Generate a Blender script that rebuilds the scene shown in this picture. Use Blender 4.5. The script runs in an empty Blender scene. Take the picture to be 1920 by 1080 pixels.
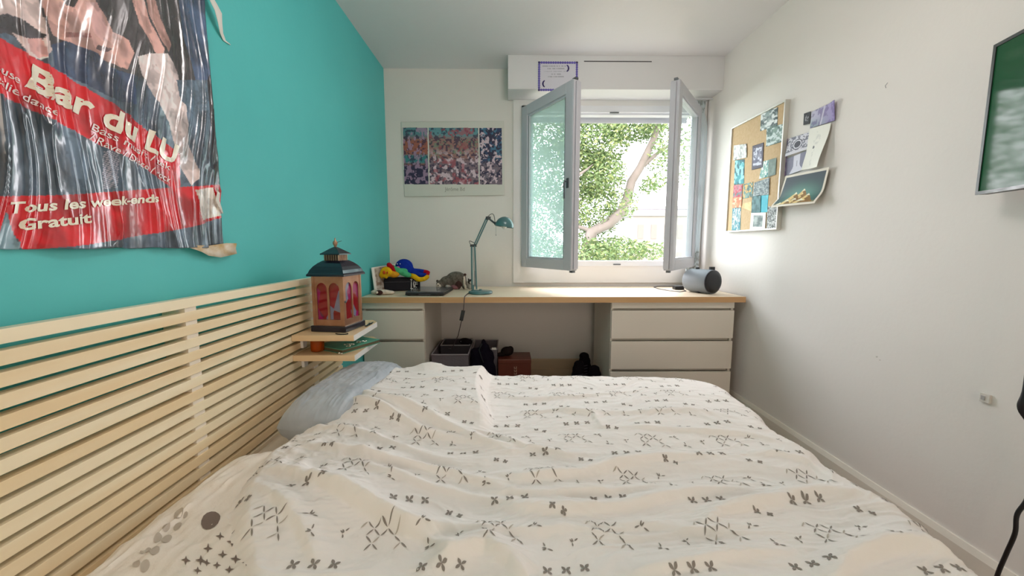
import bpy, bmesh, math, random
import numpy as np
from mathutils import Vector, Matrix, noise as mnoise

random.seed(7); np.random.seed(7)
SC = bpy.context.scene
COL = SC.collection
PI = math.pi

# ------------------------------------------------------------------ camera, world, light, exposure
F_PX = 735.0
CAM_Z = 1.155
PITCH = math.atan(80/735.0); YAW = math.atan(8/735.0)
cd = bpy.data.cameras.new('camera'); cam = bpy.data.objects.new('camera', cd); COL.objects.link(cam)
cam.location = (0, 0, CAM_Z); cam.rotation_euler = (PI/2-PITCH, 0, -YAW)
cd.sensor_width = 36.0; cd.lens = F_PX/1920*36.0; cd.clip_start = 0.02; cd.clip_end = 300
SC.camera = cam
SC.view_settings.view_transform = 'Standard'; SC.view_settings.look = 'None'
SC.view_settings.exposure = 0.33; SC.view_settings.gamma = 1.0
SC.view_settings.use_curve_mapping = False

world = bpy.data.worlds.new('sky'); SC.world = world; world.use_nodes = True
wn = world.node_tree; wn.nodes.clear()
wo = wn.nodes.new('ShaderNodeOutputWorld'); wb = wn.nodes.new('ShaderNodeBackground')
wt = wn.nodes.new('ShaderNodeTexCoord'); ws = wn.nodes.new('ShaderNodeSeparateXYZ')
wr = wn.nodes.new('ShaderNodeValToRGB')
wn.links.new(wt.outputs['Generated'], ws.inputs[0]); wn.links.new(ws.outputs['Z'], wr.inputs[0])
wy = wn.nodes.new('ShaderNodeValToRGB'); wm = wn.nodes.new('ShaderNodeMix'); wm.data_type = 'RGBA'; wm.blend_type = 'MULTIPLY'; wm.inputs[0].default_value = 1.0
wa = wn.nodes.new('ShaderNodeMath'); wa.operation = 'MULTIPLY_ADD'; wa.inputs[1].default_value = .5; wa.inputs[2].default_value = .5
wn.links.new(ws.outputs['Y'], wa.inputs[0]); wn.links.new(wa.outputs[0], wy.inputs[0])
wy.color_ramp.elements[0].position = .25; wy.color_ramp.elements[0].color = (.42, .35, .28, 1)      # warmer, dimmer sky on the side of the added rear opening
wy.color_ramp.elements[1].position = .75; wy.color_ramp.elements[1].color = (.95, .965, 1.0, 1)
wn.links.new(wr.outputs[0], wm.inputs[6]); wn.links.new(wy.outputs[0], wm.inputs[7])
wn.links.new(wm.outputs[2], wb.inputs['Color']); wn.links.new(wb.outputs[0], wo.inputs['Surface'])
e = wr.color_ramp.elements
e[0].position = 0.0; e[0].color = (.55, .56, .52, 1)
e[1].position = 0.05; e[1].color = (1.0, .975, .975, 1)
e2 = e.new(0.7); e2.color = (.99, .98, 1.0, 1)
SKY = 11.0
wb.inputs['Strength'].default_value = SKY

def portal(name, loc, rot, sx, sy):
    ld = bpy.data.lights.new(name, 'AREA'); ld.shape = 'RECTANGLE'; ld.size = sx; ld.size_y = sy
    ld.cycles.is_portal = True
    o = bpy.data.objects.new(name, ld); COL.objects.link(o); o.location = loc; o.rotation_euler = rot
    return o
portal('daylight_window', (.81, 3.30, 1.6), (-PI/2, 0, 0), 1.42, 1.22)      # faces into the room (-Y)
portal('daylight_added_opening', (.325, -2.36, 1.2), (PI/2, 0, 0), 1.25, 2.2)       # portal of the added rear opening, faces into the room (+Y)

# ------------------------------------------------------------------ helpers
def s2l(c):
    c = c/255.0
    return c/12.92 if c <= .04045 else ((c+.055)/1.055)**2.4
def rgb(r, g, b): return (s2l(r), s2l(g), s2l(b), 1.0)

_sy, _cy, _sp, _cp = math.sin(YAW), math.cos(YAW), math.sin(PITCH), math.cos(PITCH)
_fw = Vector((_sy*_cp, _cy*_cp, -_sp)); _rt = Vector((_cy, -_sy, 0)); _up = _rt.cross(_fw)
def at(u, v, ax, val):
    """a measured point of the photograph on the plane ax = val of the room"""
    r = _fw + _rt*((u-960)/F_PX) - _up*((v-540)/F_PX)
    o = Vector((0, 0, CAM_Z)); i = 'xyz'.index(ax)
    return o + r*((val-o[i])/r[i])

MATS = {}
def mat(name, col, rough=.6, metal=0.0, noise=None, nscale=(5, 5, 5), bump=0.0, bscale=60, spec=.5, coat=0, sheen=0, objrand=0):
    """procedural principled material; noise = second colour mixed in by a noise texture"""
    if name in MATS: return MATS[name]
    m = bpy.data.materials.new(name); m.use_nodes = True; nt = m.node_tree
    b = nt.nodes['Principled BSDF']
    b.inputs['Base Color'].default_value = col; b.inputs['Roughness'].default_value = rough
    b.inputs['Metallic'].default_value = metal; b.inputs['Specular IOR Level'].default_value = spec
    b.inputs['Coat Weight'].default_value = coat; b.inputs['Sheen Weight'].default_value = sheen
    if noise or bump:
        tc = nt.nodes.new('ShaderNodeTexCoord'); mp = nt.nodes.new('ShaderNodeMapping')
        mp.inputs['Scale'].default_value = nscale
        nt.links.new(tc.outputs['Object'], mp.inputs[0])
    if noise:
        n = nt.nodes.new('ShaderNodeTexNoise'); n.inputs['Scale'].default_value = 1.0; n.inputs['Detail'].default_value = 4
        nt.links.new(mp.outputs[0], n.inputs['Vector'])
        fac = n.outputs['Fac']
        if objrand:
            oi = nt.nodes.new('ShaderNodeObjectInfo'); ma = nt.nodes.new('ShaderNodeMath'); ma.operation = 'MULTIPLY_ADD'
            ma.inputs[1].default_value = objrand; nt.links.new(oi.outputs['Random'], ma.inputs[0]); nt.links.new(fac, ma.inputs[2])
            mb = nt.nodes.new('ShaderNodeMath'); mb.operation = 'SUBTRACT'; mb.inputs[1].default_value = objrand/2
            nt.links.new(ma.outputs[0], mb.inputs[0]); fac = mb.outputs[0]
        cr = nt.nodes.new('ShaderNodeValToRGB')
        cr.color_ramp.elements[0].position = .33; cr.color_ramp.elements[0].color = col
        cr.color_ramp.elements[1].position = .67; cr.color_ramp.elements[1].color = noise
        nt.links.new(fac, cr.inputs[0]); nt.links.new(cr.outputs[0], b.inputs['Base Color'])
    if bump:
        n2 = nt.nodes.new('ShaderNodeTexNoise'); n2.inputs['Scale'].default_value = bscale; n2.inputs['Detail'].default_value = 5
        nt.links.new(tc.outputs['Object'], n2.inputs['Vector'])
        bp = nt.nodes.new('ShaderNodeBump'); bp.inputs['Strength'].default_value = bump; bp.inputs['Distance'].default_value = .01
        nt.links.new(n2.outputs['Fac'], bp.inputs['Height']); nt.links.new(bp.outputs[0], b.inputs['Normal'])
    MATS[name] = m
    return m
def attr_mat(name, rough=.5, spec=.5, coat=0.0):
    if name in MATS: return MATS[name]
    m = bpy.data.materials.new(name); m.use_nodes = True; nt = m.node_tree; b = nt.nodes['Principled BSDF']
    a = nt.nodes.new('ShaderNodeAttribute'); a.attribute_name = 'print'
    nt.links.new(a.outputs['Color'], b.inputs['Base Color'])
    b.inputs['Roughness'].default_value = rough; b.inputs['Specular IOR Level'].default_value = spec
    b.inputs['Coat Weight'].default_value = coat; b.inputs['Coat Roughness'].default_value = .12
    MATS[name] = m
    return m
def glass_mat(name, tint, rough=0.02, gloss=.08, milky=0.0, milkcol=(.8, .9, .88, 1)):
    if name in MATS: return MATS[name]
    m = bpy.data.materials.new(name); m.use_nodes = True; nt = m.node_tree; nt.nodes.clear()
    out = nt.nodes.new('ShaderNodeOutputMaterial'); tr = nt.nodes.new('ShaderNodeBsdfTransparent')
    gl = nt.nodes.new('ShaderNodeBsdfGlossy'); mx = nt.nodes.new('ShaderNodeMixShader'); mx.inputs[0].default_value = gloss*.6
    tr.inputs[0].default_value = tint; gl.inputs['Roughness'].default_value = rough
    nt.links.new(tr.outputs[0], mx.inputs[1]); nt.links.new(gl.outputs[0], mx.inputs[2])
    last = mx.outputs[0]
    if milky:
        df = nt.nodes.new('ShaderNodeBsdfDiffuse'); df.inputs[0].default_value = milkcol
        tl = nt.nodes.new('ShaderNodeBsdfTranslucent'); tl.inputs[0].default_value = milkcol
        ad = nt.nodes.new('ShaderNodeMixShader'); ad.inputs[0].default_value = .6
        nt.links.new(df.outputs[0], ad.inputs[1]); nt.links.new(tl.outputs[0], ad.inputs[2])
        m2 = nt.nodes.new('ShaderNodeMixShader'); m2.inputs[0].default_value = milky
        nt.links.new(last, m2.inputs[1]); nt.links.new(ad.outputs[0], m2.inputs[2]); last = m2.outputs[0]
    nt.links.new(last, out.inputs[0]); MATS[name] = m
    return m

class MB:
    def __init__(s): s.v = []; s.f = []; s.m = []; s.sm = []
    def add(s, vs, fs, mi=0, smooth=False):
        n = len(s.v); s.v += [tuple(p) for p in vs]
        for f in fs: s.f.append([i+n for i in f]); s.m.append(mi); s.sm.append(smooth)
        return s
    def box(s, x0, x1, y0, y1, z0, z1, mi=0, bev=0.0, M=None):
        bm = bmesh.new(); bmesh.ops.create_cube(bm, size=1)
        for v in bm.verts: v.co = Vector(((x0+x1)/2+v.co.x*(x1-x0), (y0+y1)/2+v.co.y*(y1-y0), (z0+z1)/2+v.co.z*(z1-z0)))
        if bev: bmesh.ops.bevel(bm, geom=bm.edges[:], offset=bev, segments=2, affect='EDGES', profile=.6)
        if M: bm.transform(M)
        return s.frombm(bm, mi)
    def frombm(s, bm, mi=0, smooth=False):
        bm.verts.index_update()
        s.add([v.co for v in bm.verts], [[v.index for v in f.verts] for f in bm.faces], mi, smooth); bm.free(); return s
    def tube(s, pts, r, mi=0, n=10, r2=None, cap=True):
        pts = [Vector(p) for p in pts]; k = len(pts); rings = []
        up = None
        for i, p in enumerate(pts):
            d = (pts[min(i+1, k-1)]-pts[max(i-1, 0)]).normalized()
            if up is None: up = d.orthogonal().normalized()
            up = (up-d*up.dot(d))
            up = up.normalized() if up.length > 1e-6 else d.orthogonal().normalized()
            side = d.cross(up)
            if isinstance(r, (list, tuple)): rr = r[i]
            else: rr = r if r2 is None else r+(r2-r)*i/(k-1)
            rings.append([p+(up*math.cos(2*PI*j/n)+side*math.sin(2*PI*j/n))*rr for j in range(n)])
        vs = [q for R in rings for q in R]; fs = []
        for i in range(k-1):
            for j in range(n):
                fs.append([i*n+j, i*n+(j+1) % n, (i+1)*n+(j+1) % n, (i+1)*n+j])
        if cap: fs.append(list(range(n))[::-1]); fs.append([(k-1)*n+j for j in range(n)])
        return s.add(vs, fs, mi, True)
    def lathe(s, prof, n=28, mi=0, M=None, smooth=True, a0=0):
        """prof = list of (radius, z)"""
        vs = []; fs = []
        for (r, z) in prof:
            for j in range(n):
                a = 2*PI*j/n+a0; vs.append(Vector((r*math.cos(a), r*math.sin(a), z)))
        if M: vs = [M @ v for v in vs]
        for i in range(len(prof)-1):
            for j in range(n): fs.append([i*n+j, i*n+(j+1) % n, (i+1)*n+(j+1) % n, (i+1)*n+j])
        fs.append(list(range(n))[::-1]); fs.append([(len(prof)-1)*n+j for j in range(n)])
        return s.add(vs, fs, mi, smooth)
    def ball(s, c, r, mi=0, n=16, M=None):
        if not isinstance(r, (tuple, list)): r = (r, r, r)
        bm = bmesh.new(); bmesh.ops.create_uvsphere(bm, u_segments=n, v_segments=max(6, n//2), radius=1)
        for v in bm.verts: v.co = Vector((v.co.x*r[0], v.co.y*r[1], v.co.z*r[2]))
        if M: bm.transform(M)
        for v in bm.verts: v.co += Vector(c)
        return s.frombm(bm, mi, True)
    def prism(s, poly, d, mi=0):
        """poly = 3-D points of a planar outline, d = extrusion vector"""
        poly = [Vector(p) for p in poly]; d = Vector(d); n = len(poly)
        vs = poly+[p+d for p in poly]
        fs = [list(range(n))[::-1], [n+i for i in range(n)]]+[[i, (i+1) % n, n+(i+1) % n, n+i] for i in range(n)]
        return s.add(vs, fs, mi)
    def grid(s, P, mi=0, smooth=True):
        """P = 2-D array [i][j] of points"""
        ni, nj = len(P), len(P[0])
        return s.add([p for R in P for p in R], [[i*nj+j, i*nj+j+1, (i+1)*nj+j+1, (i+1)*nj+j] for i in range(ni-1) for j in range(nj-1)], mi, smooth)
    def xf(s, M): s.v = [tuple(M @ Vector(v)) for v in s.v]; return s
    def build(s, name, mats, parent=None, origin=None):
        me = bpy.data.meshes.new(name)
        if not isinstance(mats, (list, tuple)): mats = [mats]
        off = Vector((0, 0, 0))
        p = parent
        while p is not None: off += p.location; p = p.parent
        o0 = Vector(origin) if origin is not None else off.copy()
        me.from_pydata([tuple(Vector(v)-o0) for v in s.v], [], s.f)
        for m in mats: me.materials.append(m)
        me.polygons.foreach_set('material_index', s.m); me.polygons.foreach_set('use_smooth', s.sm)
        me.update()
        if any(s.sm):
            try: me.set_sharp_from_angle(angle=math.radians(50))
            except Exception: pass
        o = bpy.data.objects.new(name, me); COL.objects.link(o)
        o.location = o0-off; o.parent = parent
        return o

def tag(o, label=None, cat=None, group=None, kind=None):
    if label: o['label'] = label
    if cat: o['category'] = cat
    if group: o['group'] = group
    if kind: o['kind'] = kind
    return o
def thing(name, label, cat, loc, group=None):
    o = bpy.data.objects.new(name, None); o.empty_display_size = .05; COL.objects.link(o); o.location = loc
    return tag(o, label, cat, group)
def struct(o): o['kind'] = 'structure'; return o
def modif(o, bevel=0, sub=0, solid=0, off=-1):
    if solid: m = o.modifiers.new('solid', 'SOLIDIFY'); m.thickness = solid; m.offset = off
    if bevel: m = o.modifiers.new('bevel', 'BEVEL'); m.width = bevel; m.segments = 2; m.limit_method = 'ANGLE'
    if sub: m = o.modifiers.new('sub', 'SUBSURF'); m.levels = sub; m.render_levels = sub
    return o

# vectorised value noise on numpy arrays
_lat = np.random.RandomState(3).rand(256, 256)
def vn(x, y):
    xi = np.floor(x).astype(int); yi = np.floor(y).astype(int); fx = x-xi; fy = y-yi
    fx = fx*fx*fx*(fx*(6*fx-15)+10); fy = fy*fy*fy*(fy*(6*fy-15)+10)
    g = lambda a, b: _lat[a % 256, b % 256]
    return (g(xi, yi)*(1-fx)+g(xi+1, yi)*fx)*(1-fy)+(g(xi, yi+1)*(1-fx)+g(xi+1, yi+1)*fx)*fy
def fbm(x, y, o=4):
    t = 0; a = .5; n = 0
    for k in range(o): t = t+a*vn(x+17.3*k, y+9.1*k); n += a; x = x*2.03; y = y*2.03; a *= .5
    return t/n
def sst(a, b, x):
    t = np.clip((x-a)/(b-a), 0, 1); return t*t*(3-2*t)
def inpoly(X, Y, poly):
    r = np.zeros(X.shape, bool); n = len(poly)
    for i in range(n):
        x0, y0 = poly[i]; x1, y1 = poly[(i+1) % n]
        if y0 == y1: continue
        c = ((Y < y0) != (Y < y1)) & (X < (x1-x0)*(Y-y0)/(y1-y0)+x0)
        r ^= c
    return r
def color_mesh(name, P, C, m, parent=None, origin=None, thick=0.0):
    """P (ni,nj,3) points, C (ni,nj,3) linear colours -> grid mesh with a 'print' colour attribute"""
    ni, nj = P.shape[:2]
    off = Vector((0, 0, 0)); p = parent
    while p is not None: off += p.location; p = p.parent
    o0 = Vector(origin) if origin is not None else off.copy()
    me = bpy.data.meshes.new(name)
    V = P.reshape(-1, 3)-np.array(o0)
    idx = np.arange(ni*nj).reshape(ni, nj)
    Fc = np.stack([idx[:-1, :-1], idx[:-1, 1:], idx[1:, 1:], idx[1:, :-1]], -1).reshape(-1, 4)
    me.from_pydata(V.tolist(), [], Fc.tolist())
    a = me.color_attributes.new('print', 'FLOAT_COLOR', 'POINT')
    rgba = np.ones((ni*nj, 4)); rgba[:, :3] = C.reshape(-1, 3)
    a.data.foreach_set('color', rgba.ravel())
    me.polygons.foreach_set('use_smooth', [True]*len(me.polygons))
    me.materials.append(m); me.update()
    o = bpy.data.objects.new(name, me); COL.objects.link(o); o.location = o0-off; o.parent = parent
    if thick: modif(o, solid=thick, off=0)
    return o
def text_tris(txt, bold=.02, space=1.0):
    """triangulated lettering normalised to its bounding box: list of (x in 0..1, y in 0..1), faces"""
    c = bpy.data.curves.new('lettering', 'FONT'); c.body = txt; c.offset = bold; c.resolution_u = 3; c.space_character = space
    o = bpy.data.objects.new('lettering', c); COL.objects.link(o)
    dg = bpy.context.evaluated_depsgraph_get(); me = bpy.data.meshes.new_from_object(o.evaluated_get(dg))
    bm = bmesh.new(); bm.from_mesh(me)
    bmesh.ops.triangulate(bm, faces=bm.faces[:])
    w = max(v.co.x for v in bm.verts)-min(v.co.x for v in bm.verts)
    for _ in range(6):
        ed = [e_ for e_ in bm.edges if e_.calc_length() > .09]
        if not ed: break
        bmesh.ops.subdivide_edges(bm, edges=ed, cuts=1); bmesh.ops.triangulate(bm, faces=bm.faces[:])
    bm.verts.index_update()
    vs = [(v.co.x, v.co.y) for v in bm.verts]; fs = [[v.index for v in f.verts] for f in bm.faces]
    bm.free(); bpy.data.objects.remove(o); bpy.data.curves.remove(c); bpy.data.meshes.remove(me)
    x0 = min(v[0] for v in vs); x1 = max(v[0] for v in vs); y0 = min(v[1] for v in vs); y1 = max(v[1] for v in vs)
    return [((v[0]-x0)/(x1-x0), (v[1]-y0)/(y1-y0)) for v in vs], fs

# ------------------------------------------------------------------ materials
M_white = mat('white_wall_paint', rgb(232, 227, 222), .75, noise=rgb(227, 222, 217), nscale=(1.2, 1.2, 1.2), bump=.06, bscale=45)
M_ceil = mat('ceiling_paint', rgb(230, 227, 229), .8, bump=.08, bscale=30)
M_teal = mat('teal_wall_paint', rgb(92, 203, 202), .55, noise=rgb(84, 196, 196), nscale=(1.5, 1.5, 1.5), bump=.05, bscale=50)
M_trim = mat('trim_gloss_paint', rgb(226, 220, 209), .35)
M_oldtrim = mat('aged_cream_skirting', rgb(205, 180, 150), .5)
M_pvc = mat('window_plastic', rgb(226, 227, 232), .35)
M_apron = mat('window_surround_paint', rgb(228, 226, 224), .5)
M_floor = mat('floor_laminate', rgb(150, 115, 82), .45, noise=rgb(120, 88, 60), nscale=(30, 2, 2))
M_birch = mat('birch_slat', rgb(243, 218, 174), .42, noise=rgb(252, 238, 206), nscale=(14, .9, 14), objrand=.35, coat=.15)
M_birch_edge = mat('birch_shelf', rgb(222, 190, 145), .45, noise=rgb(235, 208, 168), nscale=(3, 20, 20))
M_shelfside = mat('shelf_side', rgb(240, 238, 235), .35)
M_oak = mat('worktop_face', rgb(233, 213, 185), .34, noise=rgb(240, 222, 196), nscale=(2, 30, 10))
M_oakedge = mat('worktop_edge', rgb(196, 152, 104), .45, noise=rgb(205, 165, 118), nscale=(2, 30, 30))
M_chest = mat('white_chest_lacquer', rgb(222, 214, 202), .38)
M_chestgap = mat('chest_recess', rgb(196, 188, 176), .5)
M_duvet = mat('white_cotton', rgb(248, 242, 238), .85, bump=.20, bscale=26, sheen=.1)
M_print = mat('grey_petal_print', rgb(148, 139, 132), .85)
M_print2 = mat('pale_petal_print', rgb(196, 186, 174), .85)
M_sheet = mat('cream_sheet', rgb(246, 236, 224), .85, bump=.1, bscale=150)
M_taupe = mat('taupe_print', rgb(128, 112, 102), .85)
M_beigep = mat('beige_print', rgb(196, 184, 170), .85)
M_bluepil = mat('blue_grey_satin', rgb(164, 172, 182), .45, noise=rgb(186, 194, 202), nscale=(8, 8, 8), bump=.12, bscale=25, sheen=.3)
M_black = mat('black_plastic', rgb(22, 22, 26), .4)
M_blackcloth = mat('black_cloth', rgb(24, 22, 32), .9, bump=.3, bscale=80)
M_alu = mat('brushed_aluminium', rgb(205, 205, 205), .32, metal=.7)
M_lampteal = mat('teal_lamp_enamel', rgb(72, 116, 120), .3, coat=.4)
M_steel = mat('steel', rgb(120, 124, 128), .3, metal=.8)
M_pap = mat('paper', rgb(236, 233, 226), .7)
M_papshade = mat('aged_paper', rgb(222, 218, 206), .7)

# ------------------------------------------------------------------ the room
XL, XR, YB, ZC, YR = -.963, 1.578, 3.22, 2.52, -2.3
def wall(name, m, *boxes):
    b = MB()
    for q in boxes: b.box(*q)
    return struct(b.build(name, m))
wall('floor', M_floor, (XL-.15, XR+.15, YR-.15, YB+.25, -.1, 0))
wall('ceiling', M_ceil, (XL-.15, XR+.15, YR-.15, YB+.25, ZC, ZC+.1))
wall('wall_left', M_teal, (XL-.15, XL, YR-.15, YB+.25, 0, ZC))
wall('wall_right', M_white, (XR, XR+.15, YR-.15, YB+.25, 0, ZC))
# back wall with the window opening
OX0, OX1, OZ0, OZ1 = .11, 1.51, .985, 2.24
wall('wall_back', M_white, (XL, OX0, YB, YB+.11, 0, ZC), (OX1+.03, XR, YB, YB+.11, 0, ZC), (OX0, OX1+.03, YB, YB+.11, 0, OZ0), (OX0, OX1+.03, YB, YB+.11, OZ1, ZC))
# rear wall behind the camera; its wide opening is added to let light in
wall('wall_rear', M_white, (XL, -.30, YR-.15, YR, 0, ZC), (.95, XR, YR-.15, YR, 0, ZC), (-.30, .95, YR-.15, YR, 2.3, ZC), (-.30, .95, YR-.15, YR, 0, .1))
fr = MB()
for x0, x1 in ((-.30, -.24), (.30, .35), (.89, .95)): fr.box(x0, x1, YR-.12, YR-.06, .1, 2.3)
fr.box(-.24, .30, YR-.12, YR-.06, .1, .16); fr.box(-.24, .30, YR-.12, YR-.06, 2.24, 2.3)
fr.box(.35, .89, YR-.12, YR-.06, .1, .16); fr.box(.35, .89, YR-.12, YR-.06, 2.24, 2.3)
w2 = struct(fr.build('added_rear_window', M_pvc))  # frame of the added rear opening, out of view
# skirting boards
def skirting(name, m, prof, p0, p1, out):
    """prof = (out, z) outline swept from p0 to p1"""
    o = Vector(out)
    poly = [Vector(p0)+o*a+Vector((0, 0, z)) for a, z in prof]
    return struct(MB().prism(poly, Vector(p1)-Vector(p0)).build(name, m))
skirting('baseboard_right', M_trim, [(0, 0), (.014, 0), (.014, .118), (.006, .140), (0, .140)], (XR, YR, 0), (XR, YB, 0), (-1, 0, 0))
skirting('baseboard_back', M_oldtrim, [(0, 0), (.02, 0), (.02, .122), (.014, .126), (.014, .195), (.008, .205), (0, .205)], (-.54, YB, 0), (.69, YB, 0), (0, -1, 0))
skirting('baseboard_left', M_trim, [(0, 0), (.014, 0), (.014, .118), (.006, .140), (0, .140)], (XL, YR, 0), (XL, 2.5, 0), (1, 0, 0))

# roller-shutter box above the window
BX0, BX1, BY, BZ = .003, XR, 2.99, 2.285
t = thing('roller_shutter_box', 'white boxed roller shutter housing above the open window', 'shutter box', ((BX0+BX1)/2, YB, BZ))
MB().box(BX0, BX1, BY, YB, BZ, ZC, bev=.002).build('housing', mat('shutter_box_paint', rgb(222, 221, 222), .6), t)
a0 = at(1095, 115, 'y', BY); a1 = at(1222, 115, 'y', BY)
MB().box(a0.x, a1.x, BY-.0015, BY+.002, 2.475, 2.481).build('vent_slot', mat('slot_dark', rgb(70, 66, 70), .8), t)

# added fill lamp, out of view above the frame, to brighten the room
t = thing('added_fill_lamp', 'round opal globe lamp added out of view over the bed as fill light', 'ceiling lamp', (.34, 1.38, ZC))
T_ = Matrix.Translation((.34, 1.38, ZC))
MB().lathe([(.055, -.03), (.06, -.001)], n=30, M=T_).tube([(.34, 1.38, ZC-.03), (.34, 1.38, ZC-.14)], .004).build('canopy', M_pvc, t)
m = bpy.data.materials.new('fill_globe_glow'); m.use_nodes = True; bs = m.node_tree.nodes['Principled BSDF']
bs.inputs['Emission Color'].default_value = (1.0, .93, .90, 1); bs.inputs['Emission Strength'].default_value = 19.0  # glow of the added globe, lights the bed folds from above
MB().ball((.34, 1.38, ZC-.26), .13, n=32).build('globe', m, t)

# window casing, head and apron
b = MB()
b.box(.045, OX0, YB-.018, YB, .85, BZ); b.box(OX1, 1.572, YB-.018, YB, .85, BZ)
b.box(OX0, OX1, YB-.018, YB, .85, OZ0); b.box(OX0, OX1, YB-.018, YB, OZ1, BZ)
struct(b.build('trim_1', M_apron))
w1 = bpy.data.objects.new('window_1', None); COL.objects.link(w1); w1.location = (.81, YB, OZ0); struct(w1)
b = MB()
y0, y1 = YB-.03, YB+.06
b.box(OX0, OX0+.05, y0, y1, OZ0, OZ1, bev=.003); b.box(OX1-.022, OX1+.03, y0, y1, OZ0, OZ1, bev=.003)
b.box(OX0, OX1, y0, y1, OZ0, OZ0+.045, bev=.003); b.box(OX0, OX1, y0, y1, OZ1-.05, OZ1, bev=.003)
b.box(OX0+.05, OX1-.05, y0+.02, y1-.01, OZ1-.065, OZ1-.05)
b.build('window_frame', M_pvc, w1)
b = MB()
for k in range(2): b.box(OX0+.05, OX1-.05, YB+.08, YB+.095, OZ1-.098+k*.05, OZ1-.052+k*.05, bev=.004)
b.build('shutter_slats', mat('shutter_slat_plastic', rgb(205, 206, 214), .5), w1)
MB().box(.80, .87, YB-.038, YB-.028, OZ1-.058, OZ1-.050).build('latch_plate', M_steel, w1)
b = MB(); b.box(.86, .92, YB-.036, YB-.028, OZ0+.01, OZ0+.02); b.build('latch_plate', M_steel, w1)
M_sash = mat('sash_plastic', rgb(198, 199, 207), .38)
M_glassL = glass_mat('green_tinted_glass', (.74, .82, .80, 1), milky=.38, milkcol=(.50, .66, .63, 1))
M_glassR = glass_mat('clear_pane', (.93, .97, .97, 1), milky=.05)
M_seal = mat('grey_seal', rgb(120, 128, 132), .6)
def sash(hx, hy, fx, fy, z0, z1, gm, handle, side):
    d = Vector((fx-hx, fy-hy, 0)); W = d.length; d.normalize()
    nrm = Vector((d.y, -d.x, 0)) * side      # room-side face
    if side < 0: nrm = Vector((-d.y, d.x, 0))
    M = Matrix(((d.x, nrm.x, 0, hx), (d.y, nrm.y, 0, hy), (0, 0, 1, 0), (0, 0, 0, 1)))
    s, T = .072, .058
    b = MB()
    b.box(0, s, -T/2, T/2, z0, z1, bev=.004); b.box(W-s, W, -T/2, T/2, z0, z1, bev=.004)
    b.box(s, W-s, -T/2, T/2, z0, z0+s, bev=.004); b.box(s, W-s, -T/2, T/2, z1-s, z1, bev=.004)
    # stepped glazing bead
    for q in (.0, ):
        b.box(s, s+.012, -T/2+.008, T/2-.008, z0+s, z1-s); b.box(W-s-.012, W-s, -T/2+.008, T/2-.008, z0+s, z1-s)
        b.box(s+.012, W-s-.012, -T/2+.008, T/2-.008, z0+s, z0+s+.012); b.box(s+.012, W-s-.012, -T/2+.008, T/2-.008, z1-s-.012, z1-s)
    # rebate lip on the free edge
    b.box(W, W+.012, -T/2, T/2-.022, z0+.012, z1-.012, bev=.002)
    b.box(W, W+.006, T/2-.018, T/2-.002, z0+.004, z1-.004)
    o = b.xf(M).build('sash', M_sash, w1)
    g = MB().box(s+.008, W-s-.008, -.006, .006, z0+s+.008, z1-s-.008); g.xf(M).build('pane', gm, o)
    g = MB()
    for q in ((s+.0125, s+.016), (W-s-.016, W-s-.0125)): g.box(q[0], q[1], T/2-.0105, T/2-.007, z0+s+.012, z1-s-.012)
    g.xf(M).build('glazing_seal', M_seal, o)
    g = MB()
    for z in (z0+.12, (z0+z1)/2, z1-.12): g.tube([(-.012, 0, z-.035), (-.012, 0, z+.035)], .010)
    g.xf(M).build('hinges', M_pvc, o)
    if handle:
        zc = 1.56
        g = MB(); g.box(W-s/2-.011, W-s/2+.011, T/2, T/2+.008, zc-.03, zc+.035, bev=.003)
        g.tube([(W-s/2, T/2+.005, zc+.012), (W-s/2, T/2+.028, zc+.012), (W-s/2, T/2+.032, zc-.0), (W-s/2, T/2+.030, zc-.10)], .0055)
        g.xf(M).build('handle', mat('handle_grey', rgb(92, 92, 100), .35, metal=.4), o)
    g = MB(); g.box(W-.03, W+.004, -.012, .012, z1, z1+.014, bev=.002); g.box(W-.03, W+.004, -.012, .012, z0-.014, z0, bev=.002)
    g.xf(M).build('corner_bolt', M_steel, o)
    return M, W
sash(.135, 3.15, .44, 2.62, .985, 2.205, M_glassL, True, 1)
sash(1.475, 3.15, 1.075, 2.62, .985, 2.205, M_glassR, False, -1)

# ------------------------------------------------------------------ worktop and chests
t = thing('desk_worktop', 'long pale wooden worktop spanning both white chests under the window', 'desk', (.3, 2.9, .782))
MB().box(-.955, 1.56, 2.532, 3.195, .7825, .82, mi=0, bev=.0015).build('top_panel', M_oak, t)
MB().box(-.9555, 1.5605, 2.5295, 2.5335, .7825, .8195).build('edge_band', M_oakedge, t)
MB().box(1.5600, 1.5615, 2.533, 3.195, .7825, .8195).build('edge_band', M_oakedge, t)

def chest(x0, x1, y1, label):
    t = thing('chest_of_drawers', label, 'chest of drawers', ((x0+x1)/2, 2.8, 0))
    yf = 2.565
    b = MB(); th = .016
    b.box(x0, x0+th, yf, y1, 0, .781, bev=.001); b.box(x1-th, x1, yf, y1, 0, .781, bev=.001)
    b.box(x0+th, x1-th, yf, y1, .762, .781); b.box(x0+th, x1-th, yf+.02, y1, 0, .06); b.box(x0+th, x1-th, y1-.01, y1, .06, .762)
    b.build('carcass', M_chest, t)
    MB().box(x0+.002, x1-.002, yf-.015, yf, .742, .7815, bev=.001).build('top_rail', M_chest, t)
    z = .727
    for k in range(3):
        d = MB().box(x0+.002, x1-.002, yf-.019, yf-.001, z-.188, z, bev=.0015).build('drawer', M_chest, t)
        g = MB(); g.box(x0+.018, x1-.018, yf+.012, yf+.022, z, z+.020); g.box(x0+.018, x1-.018, yf, yf+.4, z-.18, z-.17)
        g.build('drawer_box', M_chestgap, d)
        z -= .2085
    return t
chest(.685, 1.502, 3.05, 'white three drawer chest under the right end of the worktop')
chest(-.955, -.549, 3.19, 'narrow white drawer chest in the corner beside the teal wall')

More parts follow.
